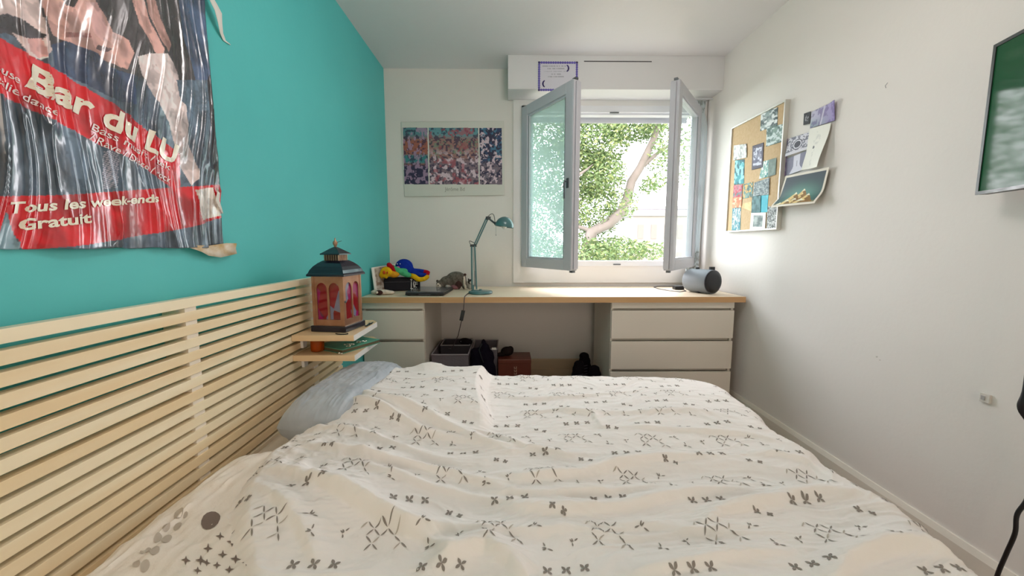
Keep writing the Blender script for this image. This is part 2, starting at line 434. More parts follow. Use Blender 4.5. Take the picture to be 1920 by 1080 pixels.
# ------------------------------------------------------------------ headboard
HX = -.893
t = thing('slatted_headboard', 'pale birch slatted headboard fixed along the teal wall beside the bed', 'headboard', (HX, .87, .38))
for k in range(17):
    z1 = 1.008-k*.0383
    MB().box(HX-.027, HX, -.33, 2.075, z1-.0265, z1, bev=.0012).build('slat', M_birch, t)
for y in (-.2, .40, 1.085, 1.775, 2.03):
    MB().box(XL+.002, HX-.0275, y, y+.045, .38, 1.0, bev=.001).build('post', M_birch, t)
    for k in range(16 if y > .3 else 0):
        z1 = 1.008-k*.0383; MB().box(HX-.0275, HX-.004, y, y+.04, z1-.0383, z1-.0265).build('spacer_block', mat('pale_spacer', rgb(240, 230, 214), .5), t)

def shelf(z, label):
    t = thing('bedside_shelf', label, 'shelf', (-.76, 1.75, z-.024))
    x0, x1, y0, y1 = HX+.001, -.637, 1.595, 1.935
    poly = [(x0, y0), (x1, y0), (x1, y1-.05), (x1-.035, y1), (x0, y1)]
    b = MB().prism([(p[0], p[1], z-.024) for p in poly], (0, 0, .024))
    o = b.build('board', M_birch_edge, t); modif(o, bevel=.001)
    MB().box(x1, x1+.0015, y0+.001, y1-.052, z-.0235, z-.0005).build('side_edge', M_shelfside, t)
    for y in (1.66, 1.86): MB().box(x0, x0+.012, y, y+.03, z-.07, z-.0245).box(x0, x1-.06, y+.005, y+.025, z-.030, z-.0245).build('bracket', M_shelfside, t)
    return t
shelf(.785, 'upper bedside shelf on the headboard carrying the lantern')
shelf(.700, 'lower bedside shelf on the headboard carrying the amber candle glass')

# ------------------------------------------------------------------ lantern on the upper shelf
M_champ = mat('champagne_metal', rgb(186, 146, 120), .3, metal=.6, noise=rgb(164, 118, 92), nscale=(20, 20, 20))
M_navy = mat('dark_navy_enamel', rgb(30, 30, 48), .28, metal=.35, coat=.6)
def stained(name, seed):
    m = bpy.data.materials.new(name); m.use_nodes = True; nt = m.node_tree; nt.nodes.clear()
    out = nt.nodes.new('ShaderNodeOutputMaterial'); tr = nt.nodes.new('ShaderNodeBsdfTransparent'); gl = nt.nodes.new('ShaderNodeBsdfGlossy')
    tl = nt.nodes.new('ShaderNodeBsdfDiffuse'); m0 = nt.nodes.new('ShaderNodeMixShader'); m0.inputs[0].default_value = .5
    mx = nt.nodes.new('ShaderNodeMixShader'); mx.inputs[0].default_value = .08; gl.inputs['Roughness'].default_value = .1
    tc = nt.nodes.new('ShaderNodeTexCoord'); mp = nt.nodes.new('ShaderNodeMapping'); mp.inputs['Location'].default_value = (seed, seed*.3, 0)
    mp.inputs['Scale'].default_value = (26, 26, 15)
    vo = nt.nodes.new('ShaderNodeTexVoronoi'); vo.inputs['Scale'].default_value = 1.0
    se = nt.nodes.new('ShaderNodeSeparateColor'); cr = nt.nodes.new('ShaderNodeValToRGB'); cr.color_ramp.interpolation = 'CONSTANT'
    cols = [(0, (.5, .01, .03)), (.25, (.55, .01, .22)), (.45, (.45, .02, .03)), (.6, (.25, .02, .12)), (.75, (.42, .02, .02)), (.88, (.4, .42, .6))]
    el = cr.color_ramp.elements
    el[0].position = 0; el[0].color = cols[0][1]+(1,); el[1].position = cols[1][0]; el[1].color = cols[1][1]+(1,)
    for p, c in cols[2:]: q = el.new(p); q.color = c+(1,)
    nt.links.new(tc.outputs['Object'], mp.inputs[0]); nt.links.new(mp.outputs[0], vo.inputs['Vector'])
    nt.links.new(vo.outputs['Color'], se.inputs[0]); nt.links.new(se.outputs[0], cr.inputs[0])
    nt.links.new(cr.outputs[0], tr.inputs[0]); nt.links.new(cr.outputs[0], tl.inputs[0])
    nt.links.new(tr.outputs[0], m0.inputs[1]); nt.links.new(tl.outputs[0], m0.inputs[2])
    nt.links.new(m0.outputs[0], mx.inputs[1]); nt.links.new(gl.outputs[0], mx.inputs[2]); nt.links.new(mx.outputs[0], out.inputs[0])
    return m
M_stain = stained('stained_glass', 2.0)
def lantern(cx, cy, z0, rot):
    t = thing('lantern', 'dark roofed metal lantern with red and pink stained glass on the upper shelf', 'lantern', (cx, cy, z0))
    R = Matrix.Translation((cx, cy, z0)) @ Matrix.Rotation(rot, 4, 'Z') @ Matrix.Diagonal((.81, .81, .93, 1))
    MB().box(-.100, .100, -.100, .100, 0, .028, bev=.003).xf(R).build('base', M_navy, t)
    h = .083; zb, zt = .028, .255
    b = MB()
    for sx in (-1, 1):
        for sy in (-1, 1): b.box(sx*h-.007, sx*h+.007, sy*h-.007, sy*h+.007, zb, zt)
    b.box(-h-.004, h+.004, -h-.004, h+.004, zt-.012, zt)
    b.xf(R).build('corner_frame', M_champ, t)
    # four arcaded sides
    for k in range(4):
        A = R @ Matrix.Rotation(k*PI/2, 4, 'Z')
        b = MB(); y = -h; W = h-.006; mull = .0055; ow = (W-mull-.012)/1.0
        def pr(poly): b.prism([(p[0], y-.004, p[1]) for p in poly], (0, .006, 0))
        zb2, spring = zb+.028, zt-.058
        pr([(-W, zb), (W, zb), (W, zb2), (-W, zb2)])
        pr([(-W, zb2), (-W+.012, zb2), (-W+.012, zt-.012), (-W, zt-.012)]); pr([(W-.012, zb2), (W, zb2), (W, zt-.012), (W-.012, zt-.012)])
        pr([(-mull, zb2), (mull, zb2), (mull, zt-.012), (-mull, zt-.012)])
        for sx in (-1, 1):
            xa, xb = mull, W-.012; xc = (xa+xb)/2; r = (xb-xa)/2
            for q in range(10):
                a0_ = PI*q/10; a1_ = PI*(q+1)/10
                p0 = (sx*(xc+r*math.cos(a0_)), spring+r*math.sin(a0_)); p1 = (sx*(xc+r*math.cos(a1_)), spring+r*math.sin(a1_))
                pr([p0, p1, (p1[0], zt-.012), (p0[0], zt-.012)])
        side = b.xf(A).build('side_panel', M_champ, t)
        MB().box(-W, W, y+.0025, y+.0045, zb2, zt-.014).xf(A).build('stained_pane', M_stain, side)
        if k in (1,):
            MB().ball((-h+.004, y-.010, .14), .006, n=10).tube([(-h+.004, y, .14), (-h+.004, y-.010, .14)], .003).xf(A).build('latch', M_steel, side)
    s2 = math.sqrt(2); A = R
    prof = [(.088, zt), (.106, zt+.002), (.106, zt+.010), (.100, zt+.016), (.094, zt+.030), (.082, zt+.046), (.066, zt+.060), (.050, zt+.070), (.046, zt+.072)]
    MB().lathe([(r*s2, z) for r, z in prof], n=4, M=A, smooth=False, a0=PI/4).build('roof', M_navy, t)
    b = MB()
    c0, c1 = zt+.072, zt+.098
    b.lathe([(.036*s2, c0), (.036*s2, c1)], n=4, M=A, smooth=False, a0=PI/4)
    b.build('collar', mat('collar_dark', rgb(60, 56, 70), .4), t)
    b = MB()
    for k in range(4):
        Q = Matrix.Rotation(k*PI/2, 4, 'Z')
        for j in range(7):
            x = -.039+j*.013
            g = MB().box(x-.0028, x+.0028, -.0425, -.038, c0, c1); g.xf(Q); b.add(g.v, g.f)
    b.xf(A).build('collar_bars', M_champ, t)
    prof = [(.042, c1), (.056, c1+.001), (.056, c1+.006), (.040, c1+.016), (.022, c1+.028), (.008, c1+.036)]
    MB().lathe([(r*s2, z) for r, z in prof], n=4, M=A, smooth=False, a0=PI/4).build('cap_roof', M_navy, t)
    zf = c1+.034
    MB().lathe([(.004, zf), (.009, zf+.003), (.006, zf+.006), (.011, zf+.014), (.013, zf+.021), (.010, zf+.029), (.004, zf+.034), (.003, zf+.042), (.001, zf+.046)], n=18, M=A).build('finial', M_champ, t)
    b = MB().tube([(.010, 0, zf+.022), (.025, -.004, zf+.028), (.042, -.006, zf+.031)], .0012, n=6); b.xf(A).build('hook_wire', M_steel, t)
    MB().lathe([(.030, .029), (.030, .15), (.026, .152), (.004, .150)], n=20, M=R).build('candle', mat('red_candle_wax', rgb(170, 30, 40), .5), t)
lantern(-.755, 1.735, .7855, math.radians(-9))

def tagm(o, label, cat, group=None): return tag(o, label, cat, group)
# thin cable and dark keys on the upper shelf
pts = [(-.72, 1.618, .788), (-.705, 1.607, .788), (-.69, 1.604, .788), (-.676, 1.606, .788), (-.668, 1.614, .788), (-.672, 1.622, .788)]
tagm(MB().tube(pts, .0022, n=8).build('thin_cable', M_black, None, pts[0]), 'thin black looped cord lying in front of the lantern', 'cord')
t = thing('key_bunch', 'small dark keys lying beside the right face of the lantern', 'keys', (-.648, 1.80, .786))
M_key = mat('dark_key_metal', rgb(50, 50, 56), .35, metal=.6)
for k, (a, l) in enumerate(((.2, .035), (.8, .04), (-.3, .03))):
    R = Matrix.Translation((-.647, 1.83-.03*k, .7862+.001*k)) @ Matrix.Rotation(PI/2+a*.3, 4, 'Z')
    MB().box(0, l, -.003, .003, 0, .0025).lathe([(.007, 0), (.007, .003)], n=12).xf(R).build('key', M_key, t)

# lower shelf: amber candle glass, green book with small jewellery
M_amber = glass_mat('amber_glass', (.95, .62, .28, 1), rough=.05, milky=.45, milkcol=rgb(214, 130, 48))
cx, cy, z = -.822, 1.665, .7015
t = thing('candle_glass', 'amber brown candle glass on the lower bedside shelf', 'candle', (cx, cy, z))
T_ = Matrix.Translation((cx, cy, z))
MB().lathe([(.020, 0), (.026, .002), (.027, .012), (.027, .056), (.028, .060), (.0255, .060), (.0245, .054), (.0245, .006), (.003, .005)], n=26, M=T_).build('glass', M_amber, t)
MB().lathe([(.023, .007), (.0238, .010), (.0238, .036), (.020, .038), (.003, .037)], n=24, M=T_).build('wax', mat('amber_wax', rgb(214, 140, 66), .4), t)
MB().tube([(cx, cy, z+.037), (cx+.001, cy, z+.046)], .001, n=6).build('wick', M_black, t)
t = thing('hardback_book', 'green covered book lying flat on the lower bedside shelf', 'book', (-.725, 1.76, .7005))
R = Matrix.Translation((-.722, 1.75, .7005)) @ Matrix.Rotation(math.radians(-28), 4, 'Z')
M_green = mat('sea_green_cover', rgb(70, 150, 130), .4, noise=rgb(90, 168, 146), nscale=(20, 20, 20))
MB().box(-.085, .085, -.105, .105, 0, .0025, bev=.0008).box(-.085, .085, -.105, .105, .0155, .018, bev=.0008).box(-.086, -.0835, -.105, .105, 0, .018).xf(R).build('cover', M_green, t)
MB().box(-.083, .082, -.102, .102, .0026, .0154).xf(R).build('pages', mat('dark_page_block', rgb(92, 84, 60), .7), t)
g = MB().box(-.05, -.005, .02, .04, .018, .0184).box(0, .035, .03, .042, .018, .0184); g.xf(R).build('title_print', mat('pale_print', rgb(190, 225, 214), .6), t)
M_jewel = mat('silver_jewellery', rgb(215, 215, 205), .18, metal=.9)
def ring(cx, cy, z, r, label, tilt=0):
    b = MB(); P = [(r*math.cos(a*PI/8), r*math.sin(a*PI/8), 0) for a in range(17)]
    b.tube(P, .0018, n=6, cap=False); b.ball((r, 0, 0.001), .004, n=8)
    b.xf(Matrix.Translation((cx, cy, z)) @ Matrix.Rotation(tilt, 4, 'X'))
    o = b.build('finger_ring', M_jewel, None, (cx, cy, z)); return tagm(o, label, 'ring')
ring(-.690, 1.665, .7210, .008, 'silver ring on the near corner of the green book')
ring(-.672, 1.735, .7210, .008, 'silver ring in the middle of the green book')
ring(-.655, 1.755, .7210, .009, 'silver ring near the right edge of the green book')
b = MB(); Q = [(-.700+.022*math.cos(a/3.), 1.70+.010*math.sin(a/3.*1.0)+.004*math.sin(a), .7205) for a in range(19)]
b.tube(Q, .0014, n=5); [b.ball(q, .0026, n=6) for q in Q[::3]]
tagm(b.build('bracelet', M_jewel, None, Q[0]), 'fine silver chain bracelet curled on the green book', 'bracelet')
b = MB().ball((-.707, 1.612, .7055), (.006, .005, .005), n=10).ball((-.693, 1.606, .705), (.004, .004, .0045), n=10).tube([(-.707, 1.612, .7045), (-.693, 1.606, .7045)], .0012, n=6)
tagm(b.build('earrings', M_jewel, None, (-.70, 1.61, .701)), 'pale bead earring in front of the green book', 'earring')

# ------------------------------------------------------------------ things on the worktop
ZD = .8205
def blob(name, ells, m, parent=None, origin=None, voxel=.006, smooth=6, noise_amp=0.0, dark=None, stripes=None):
    """one continuous skin over ellipsoids (centre, radii, colour); returns a mesh with a colour attribute"""
    bm = bmesh.new()
    for c, r, col in ells:
        g = bmesh.ops.create_icosphere(bm, subdivisions=3, radius=1)
        if not isinstance(r, (tuple, list)): r = (r, r, r)
        for v in g['verts']: v.co = Vector((c[0]+v.co.x*r[0], c[1]+v.co.y*r[1], c[2]+v.co.z*r[2]))
    me = bpy.data.meshes.new('tmp'); bm.to_mesh(me); bm.free()
    o = bpy.data.objects.new('tmp', me); COL.objects.link(o)
    md = o.modifiers.new('r', 'REMESH'); md.mode = 'VOXEL'; md.voxel_size = voxel
    sm = o.modifiers.new('s', 'SMOOTH'); sm.iterations = smooth; sm.factor = .5
    dg = bpy.context.evaluated_depsgraph_get(); m2 = bpy.data.meshes.new_from_object(o.evaluated_get(dg))
    bpy.data.objects.remove(o); bpy.data.meshes.remove(me)
    n = len(m2.vertices); V = np.zeros(n*3); m2.vertices.foreach_get('co', V); V = V.reshape(-1, 3)
    D = np.stack([np.linalg.norm((V-np.array(c))/np.array(r if isinstance(r, (tuple, list)) else (r, r, r)), axis=1) for c, r, _ in ells])
    idx = D.argmin(0); C = np.array([list(c[:3]) for _, _, c in ells])[idx]
    nz = fbm(V[:, 0]*90+V[:, 2]*40, V[:, 1]*90+V[:, 2]*70, 3)
    C = C*(.75+.5*nz[:, None])
    if stripes is not None: C = stripes(V, C, idx)
    off = Vector((0, 0, 0)); p = parent
    while p is not None: off += p.location; p = p.parent
    o0 = Vector(origin) if origin is not None else off.copy()
    V = V-np.array(o0); m2.vertices.foreach_set('co', V.ravel())
    m2.name = name; m2.materials.clear(); m2.materials.append(m)
    a = m2.color_attributes.new('print', 'FLOAT_COLOR', 'POINT'); q = np.ones((n, 4)); q[:, :3] = C; a.data.foreach_set('color', q.ravel())
    m2.polygons.foreach_set('use_smooth', [True]*len(m2.polygons)); m2.update()
    ob = bpy.data.objects.new(name, m2); COL.objects.link(ob); ob.location = o0-off; ob.parent = parent
    return ob
M_plush = attr_mat('plush_print', .95, .1)

# leaning framed panel in the corner
t = thing('leaning_panel', 'pale speckled panel with white rim leaning in the teal corner behind the plush toys', 'panel', (-.93, 2.92, ZD))
P = np.zeros((30, 40, 3)); 
p00, p10, p01, p11 = Vector((-.905, 2.74, ZD+.001)), Vector((-.80, 3.13, ZD+.001)), Vector((-.955, 2.80, ZD+.185)), Vector((-.85, 3.19, ZD+.195))
p00 = Vector((-.925, 2.72, ZD+.001)); p10 = Vector((-.86, 3.08, ZD+.001)); p01 = Vector((-.950, 2.74, ZD+.180)); p11 = Vector((-.885, 3.10, ZD+.190))
def bil(a, b): return p00.lerp(p10, a).lerp(p01.lerp(p11, a), b)
for i in range(30):
    for j in range(40): P[i, j] = bil(i/29., j/39.)
I_, J_ = np.meshgrid(np.arange(30)/29., np.arange(40)/39., indexing='ij')
nn = fbm(I_*9, J_*9, 4); c1 = np.array(rgb(208, 200, 190)[:3]); c2 = np.array(rgb(150, 128, 112)[:3])
w = sst(.4, .62, nn)[..., None]; C = c1*(1-w)+c2*w
edge = (I_ < .07) | (I_ > .93) | (J_ > .95) | (J_ < .05); C[edge] = rgb(235, 232, 226)[:3]
color_mesh('face', P, C, attr_mat('paper_print', .6), t, thick=.006)

# black fabric case with white emblem
R = Matrix.Translation((-.790, 2.935, ZD)) @ Matrix.Rotation(math.radians(14), 4, 'Z')
t = thing('fabric_case', 'black fabric case with a white printed emblem under the plush toys', 'case', (-.79, 2.9, ZD))
MB().box(-.128, .128, -.062, .062, .001, .096, bev=.014).xf(R).build('body', M_blackcloth, t)
MB().box(-.1255, .1255, -.0655, .0655, .066, .069, bev=.001).xf(R).build('zip', mat('zip_dark', rgb(60, 60, 66), .4, metal=.5), t)
b = MB(); M_wp = mat('white_screen_print', rgb(225, 225, 225), .7)
def stroke(pts, w):
    pts = [Vector((p[0], 0, p[1])) for p in pts]
    for i in range(len(pts)-1):
        d = (pts[i+1]-pts[i]); n_ = Vector((-d.z, 0, d.x)).normalized()*w
        b.prism([pts[i]+n_, pts[i+1]+n_, pts[i+1]-n_, pts[i]-n_], (0, .0012, 0))
stroke([(.045, .078), (.054, .084), (.062, .077)], .002); stroke([(.046, .016), (.053, .008), (.064, .014)], .003); stroke([(.054, .08), (.051, .012)], .003)
stroke([(.072, .070), (.069, .045), (.073, .02)], .004); stroke([(.078, .066), (.085, .05), (.078, .034)], .003); stroke([(.082, .06), (.098, .058)], .0022); stroke([(.084, .044), (.100, .046)], .0022); stroke([(.074, .03), (.09, .02)], .0022)
b.xf(R @ Matrix.Translation((.012, -.0635, .004))).build('emblem', M_wp, t)
b = MB(); stroke([(-.03, .07), (-.01, .058)], .003); stroke([(-.03, .04), (0, .045), (.02, .035)], .003); stroke([(-.02, .02), (.01, .022)], .002)
b.xf(R @ Matrix.Translation((.1295, 0, .004)) @ Matrix.Rotation(PI/2, 4, 'Z')).build('emblem', M_wp, t)

# plush octopus with arms of different colours
cb, cg, cy_, cr_ = rgb(22, 50, 150), rgb(80, 175, 125), rgb(226, 178, 30), rgb(172, 24, 40)
zt = ZD+.097
t = thing('plush_octopus', 'blue plush octopus with pink nose and coloured arms lying on the black case', 'plush toy', (-.77, 2.93, zt))
hc = Vector((-.772, 2.93, zt+.078))
head = blob('body', [((hc.x, hc.y, hc.z), (.066, .062, .060), cb), ((hc.x+.045, hc.y, hc.z-.035), (.042, .045, .034), cb), ((hc.x-.012, hc.y-.012, hc.z-.02), (.045, .045, .036), cb)], M_plush, t)
MB().ball((hc.x-.030, hc.y-.058, hc.z-.004), (.015, .010, .012), n=14).build('nose', mat('pink_felt', rgb(205, 110, 160), .9), t)
for dx in (-.036, -.014): MB().ball((hc.x+dx, hc.y-.052, hc.z+.024), .0045, n=8).build('eye', mat('eye_white', rgb(225, 225, 235), .3), t)
def arm(pts, col, r0, r1, tip=None):
    n_ = 14; out = []
    for i in range(n_+1):       # Catmull-Rom
        s_ = i/n_*(len(pts)-1); k = min(int(s_), len(pts)-2); u = s_-k
        g = lambda q: Vector(pts[max(0, min(len(pts)-1, q))])
        p0, p1, p2, p3 = g(k-1), g(k), g(k+1), g(k+2)
        out.append(.5*((2*p1)+(-p0+p2)*u+(2*p0-5*p1+4*p2-p3)*u*u+(-p0+3*p1-3*p2+p3)*u**3))
    ells = [((q.x, q.y, q.z), r0+(r1-r0)*i/n_, (tip if (tip and i > n_*.72) else col)) for i, q in enumerate(out)]
    return blob('arm', ells, M_plush, t, voxel=.005, smooth=3)
arm([(-.73, 2.91, zt+.045), (-.69, 2.90, zt+.035), (-.65, 2.90, zt+.022), (-.60, 2.90, zt+.020), (-.585, 2.90, zt+.040)], cb, .026, .011, cr_)
arm([(-.74, 2.93, zt+.05), (-.69, 2.94, zt+.048), (-.64, 2.94, zt+.045), (-.60, 2.94, zt+.040)], cb, .022, .012, cr_)
arm([(-.76, 2.88, zt+.045), (-.79, 2.86, zt+.052), (-.815, 2.86, zt+.070), (-.835, 2.87, zt+.085)], cg, .028, .010)
arm([(-.77, 2.88, zt+.040), (-.745, 2.86, zt+.030), (-.72, 2.86, zt+.022)], cg, .026, .018)
arm([(-.72, 2.90, zt+.020), (-.68, 2.87, zt+.008), (-.65, 2.86, zt-.010), (-.61, 2.86, zt-.006), (-.59, 2.87, zt+.008)], cy_, .020, .016)
arm([(-.79, 2.94, zt+.040), (-.83, 2.95, zt+.05), (-.87, 2.95, zt+.075), (-.885, 2.94, zt+.10)], cr_, .026, .012)

t = thing('plush_lion', 'yellow plush toy with an orange snout slumped on the left of the black case', 'plush toy', (-.875, 2.83, zt))
lc = Vector((-.874, 2.825, zt+.048))
lo = [((lc.x, lc.y, lc.z), (.042, .036, .038), cy_), ((lc.x-.022, lc.y-.012, lc.z-.020), (.026, .026, .022), cy_), ((lc.x+.05, lc.y+.02, lc.z-.02), (.040, .03, .024), rgb(214, 150, 40)),
      ((lc.x-.030, lc.y-.005, lc.z-.036), (.012, .014, .014), cy_), ((lc.x+.002, lc.y-.01, lc.z-.036), (.012, .014, .014), cy_)]
blob('body', lo, M_plush, t)
MB().ball((lc.x-.004, lc.y-.036, lc.z-.002), (.011, .007, .014), n=12).build('snout', mat('orange_felt', rgb(206, 84, 20), .9), t)
MB().ball((lc.x+.018, lc.y-.034, lc.z-.004), (.005, .004, .009), n=10).build('cheek', mat('red_felt', rgb(190, 50, 24), .9), t)
mm = [((lc.x+.012+.012*k, lc.y+.03, lc.z+.048-.011*k), (.018, .014, .020), cr_) for k in range(6)]
blob('mane', mm, M_plush, t, voxel=.005)

# small cream pouch with a brown patch
t = thing('cream_pouch', 'small cream pouch with dark brown round patch at the worktop corner', 'pouch', (-.86, 2.66, ZD))
blob('body', [((-.895, 2.665, ZD+.018), (.040, .028, .018), rgb(216, 200, 184)), ((-.845, 2.665, ZD+.018), (.05, .026, .018), rgb(226, 212, 198)), ((-.80, 2.668, ZD+.015), (.03, .018, .014), rgb(226, 212, 198))], M_plush, t)
MB().ball((-.868, 2.634, ZD+.018), (.026, .008, .017), n=16).build('patch', mat('brown_felt', rgb(64, 32, 28), .9), t)
MB().ball((-.880, 2.625, ZD+.020), (.010, .004, .009), n=12).build('spot', mat('pale_felt', rgb(232, 215, 200), .9), t)

# laptop
R = Matrix.Translation((-.545, 2.755, ZD)) @ Matrix.Rotation(math.radians(-3), 4, 'Z')
t = thing('laptop', 'closed dark grey laptop lying on the worktop in front of the grey plush', 'laptop', (-.55, 2.75, ZD))
M_lap = mat('laptop_lid', rgb(92, 96, 104), .25, metal=.3, noise=rgb(60, 62, 70), nscale=(10, 10, 10), coat=.3)
MB().box(-.13, .13, -.165, .165, .003, .018, bev=.004).xf(R).build('base', M_black, t)
MB().box(-.128, .128, -.163, .163, .0185, .028, bev=.003).xf(R).build('lid', M_lap, t)
MB().box(-.04, .04, -.1665, -.1645, .006, .014).xf(R).build('front_slot', mat('slot_grey', rgb(60, 62, 70), .5), t)
g = MB(); [g.box(x-.01, x+.01, y-.01, y+.01, 0, .003) for x in (-.11, .11) for y in (-.14, .14)]; g.xf(R).build('rubber_feet', M_black, t)

# grey tabby plush
cgy = rgb(112, 104, 96); cl = rgb(176, 168, 160); cw = rgb(226, 212, 198); cdk = rgb(74, 52, 50)
X0, Y0 = -.425, 3.0
el = [((X0+.03, Y0, ZD+.080), (.078, .050, .056), cgy), ((X0-.035, Y0, ZD+.058), (.060, .045, .045), cgy), ((X0-.085, Y0-.01, ZD+.038), (.038, .034, .034), cgy),
      ((X0-.098, Y0-.032, ZD+.032), (.024, .016, .020), cw), ((X0-.115, Y0-.0, ZD+.062), (.010, .008, .012), cdk), ((X0-.070, Y0+.005, ZD+.066), (.010, .008, .012), cgy),
      ((X0-.03, Y0-.035, ZD+.018), (.020, .022, .018), cl), ((X0-.055, Y0+.025, ZD+.018), (.02, .02, .018), cgy),
      ((X0+.05, Y0-.03, ZD+.04), (.024, .024, .040), cdk), ((X0+.03, Y0-.03, ZD+.018), (.038, .022, .018), rgb(140, 96, 100)), ((X0+.09, Y0-.0, ZD+.045), (.022, .030, .046), cgy),
      ((X0+.096, Y0-.035, ZD+.062), (.009, .010, .045), cw), ((X0+.104, Y0-.038, ZD+.020), (.009, .010, .020), cw), ((X0+.10, Y0-.015, ZD+.112), (.011, .01, .012), cdk),
      ((X0+.125, Y0, ZD+.03), (.02, .02, .03), cl)]
def stripes(V, C, idx):
    n_ = fbm(V[:, 0]*60, V[:, 2]*60+V[:, 1]*40, 3)*9; s_ = (np.sin(V[:, 0]*150+V[:, 2]*60+n_) > .5) & (idx < 3)
    C = C.copy(); C[s_] *= .7; return C
t = thing('plush_cat', 'grey tabby plush cat crouching head down behind the laptop', 'plush toy', (X0, Y0, ZD))
blob('body', el, M_plush, t, voxel=.0045, stripes=stripes)
for dx in (-.111, -.088): MB().ball((X0+dx, Y0-.045, ZD+.045), .0035, n=8).build('eye', M_black, t)
MB().ball((X0-.100, Y0-.049, ZD+.034), (.005, .003, .004), n=8).build('nose', mat('brown_felt', rgb(64, 32, 28), .9), t)
t = thing('small_plush', 'tiny black and white plush partly hidden behind the teal lamp stand', 'plush toy', (-.283, 2.96, ZD))
blob('body', [((-.283, 2.96, ZD+.025), (.020, .02, .025), cl), ((-.285, 2.955, ZD+.062), (.019, .018, .017), rgb(60, 54, 52)), ((-.275, 2.938, ZD+.055), (.011, .008, .010), cw), ((-.297, 2.958, ZD+.08), (.006, .005, .008), cdk), ((-.273, 2.958, ZD+.08), (.006, .005, .008), cdk)], M_plush, t, voxel=.0035, smooth=3)

# teal desk lamp
bx, by = -.190, 2.725
t = thing('desk_lamp', 'teal articulated desk lamp with dome shade on the worktop', 'desk lamp', (bx, by, ZD))
MB().lathe([(.078, 0), (.083, .003), (.083, .014), (.079, .018), (.05, .0195), (.012, .021), (.010, .03)], n=40, M=Matrix.Translation((bx, by, ZD))).build('base', M_lampteal, t)
sx = bx-.045; el_z = 1.158
g = MB(); g.box(sx-.020, sx+.035, by-.012, by+.012, ZD+.02, ZD+.026, bev=.001); g.tube([(sx-.008, by, ZD+.02), (sx-.008, by, ZD+.06)], .008); g.build('stand_bracket', M_lampteal, t)
for dx, dt in ((-.014, -.014), (.018, .008)):
    g = MB().tube([(sx+dx, by-.008, ZD+.03), (sx+dt, by-.008, el_z)], .0055, n=8); g.build('lower_rod', M_lampteal, t)
g = MB().tube([(sx-.014, by+.008, ZD+.03), (sx-.014, by+.008, el_z)], .0055, n=8); g.build('lower_rod', M_lampteal, t)
def spring(p0, p1, r, turns, nm):
    p0 = Vector(p0); p1 = Vector(p1); d = (p1-p0); u = d.orthogonal().normalized(); w_ = d.normalized().cross(u)
    Q = [p0+d*(k/(turns*8.))+(u*math.cos(k*PI/4)+w_*math.sin(k*PI/4))*r for k in range(turns*8+1)]
    return MB().tube(Q, .0011, n=5).build(nm, M_steel, t)
spring((sx+.004, by, ZD+.05), (sx+.004, by, ZD+.16), .005, 18, 'spring')
g = MB().tube([(sx+.002, by-.004, ZD+.16), (sx-.002, by-.004, el_z-.01)], .0018, n=6).build('spring_link', M_steel, t)
g = MB(); g.box(sx-.024, sx+.020, by-.010, by+.010, el_z-.014, el_z+.004, bev=.003); g.tube([(sx-.014, by-.014, el_z-.004), (sx-.014, by+.014, el_z-.004)], .007); g.tube([(sx+.010, by-.014, el_z), (sx+.010, by+.014, el_z)], .007)
g.build('elbow_joint', mat('dark_lamp_joint', rgb(52, 62, 68), .35, metal=.4), t)
hx, hz = bx+.052, 1.345
for o_ in (-.008, .008):
    MB().tube([(sx+.010+o_*.8, by+o_*.6, el_z), (hx+o_*.8, by+o_*.6, hz)], .0048, n=8).build('upper_rod', M_lampteal, t)
g = MB(); g.box(hx-.012, hx+.022, by-.011, by+.011, hz-.016, hz+.006, bev=.003); g.tube([(hx, by-.014, hz), (hx, by+.014, hz)], .007); g.build('head_joint', MATS['dark_lamp_joint'], t)
jx, jz = hx+.062, hz-.045
MB().tube([(hx+.012, by, hz-.010), (jx-.012, by, jz+.006), (jx+.02, by, jz)], [.006, .007, .010]).ball((jx-.004, by, jz+.002), .013, n=12).build('head_knuckle', MATS['dark_lamp_joint'], t)
# loops of cord at the joints
def loop(p0, p1, h, nm):
    p0 = Vector(p0); p1 = Vector(p1); Q = [p0.lerp(p1, k/12.)+Vector(h)*math.sin(PI*k/12.) for k in range(13)]
    return MB().tube(Q, .0022, n=6).build(nm, mat('grey_cord', rgb(70, 66, 70), .6), t)
loop((sx-.012, by-.012, el_z-.012), (sx+.008, by-.012, el_z+.012), (-.026, 0, .026), 'cord_loop'); loop((hx-.002, by-.012, hz), (jx-.01, by-.012, jz+.01), (.012, 0, .040), 'cord_loop')
# dome shade, opening down and to the right
ax = Matrix.Translation((jx+.052, by-.01, jz-.018)) @ Matrix.Rotation(math.radians(8), 4, 'Y') 
pr_ = [(.062, -.002), (.064, .0)]+[(.064*math.cos(a*PI/2/9), .068*math.sin(a*PI/2/9)) for a in range(0, 9)]+[(.004, .068)]
b = MB().lathe(pr_, n=36, M=ax)
b.f = [f for f in b.f if len(f) == 4]; b.m = [0]*len(b.f); b.sm = [True]*len(b.f)
s_ = b.build('shade', M_lampteal, t); modif(s_, solid=.0016)
MB().ball((0, 0, .012), (.022, .022, .028), n=16).tube([(0, 0, .03), (0, 0, .060)], .013).xf(ax).build('bulb', mat('frosted_bulb', rgb(245, 245, 240), .3), t)
MB().tube([(jx-.004, by-.03, jz-.01), (jx-.004, by-.03, jz-.075)], .0009, n=5).ball((jx-.004, by-.03, jz-.076), .003, n=8).build('pull_cord', M_steel, t)
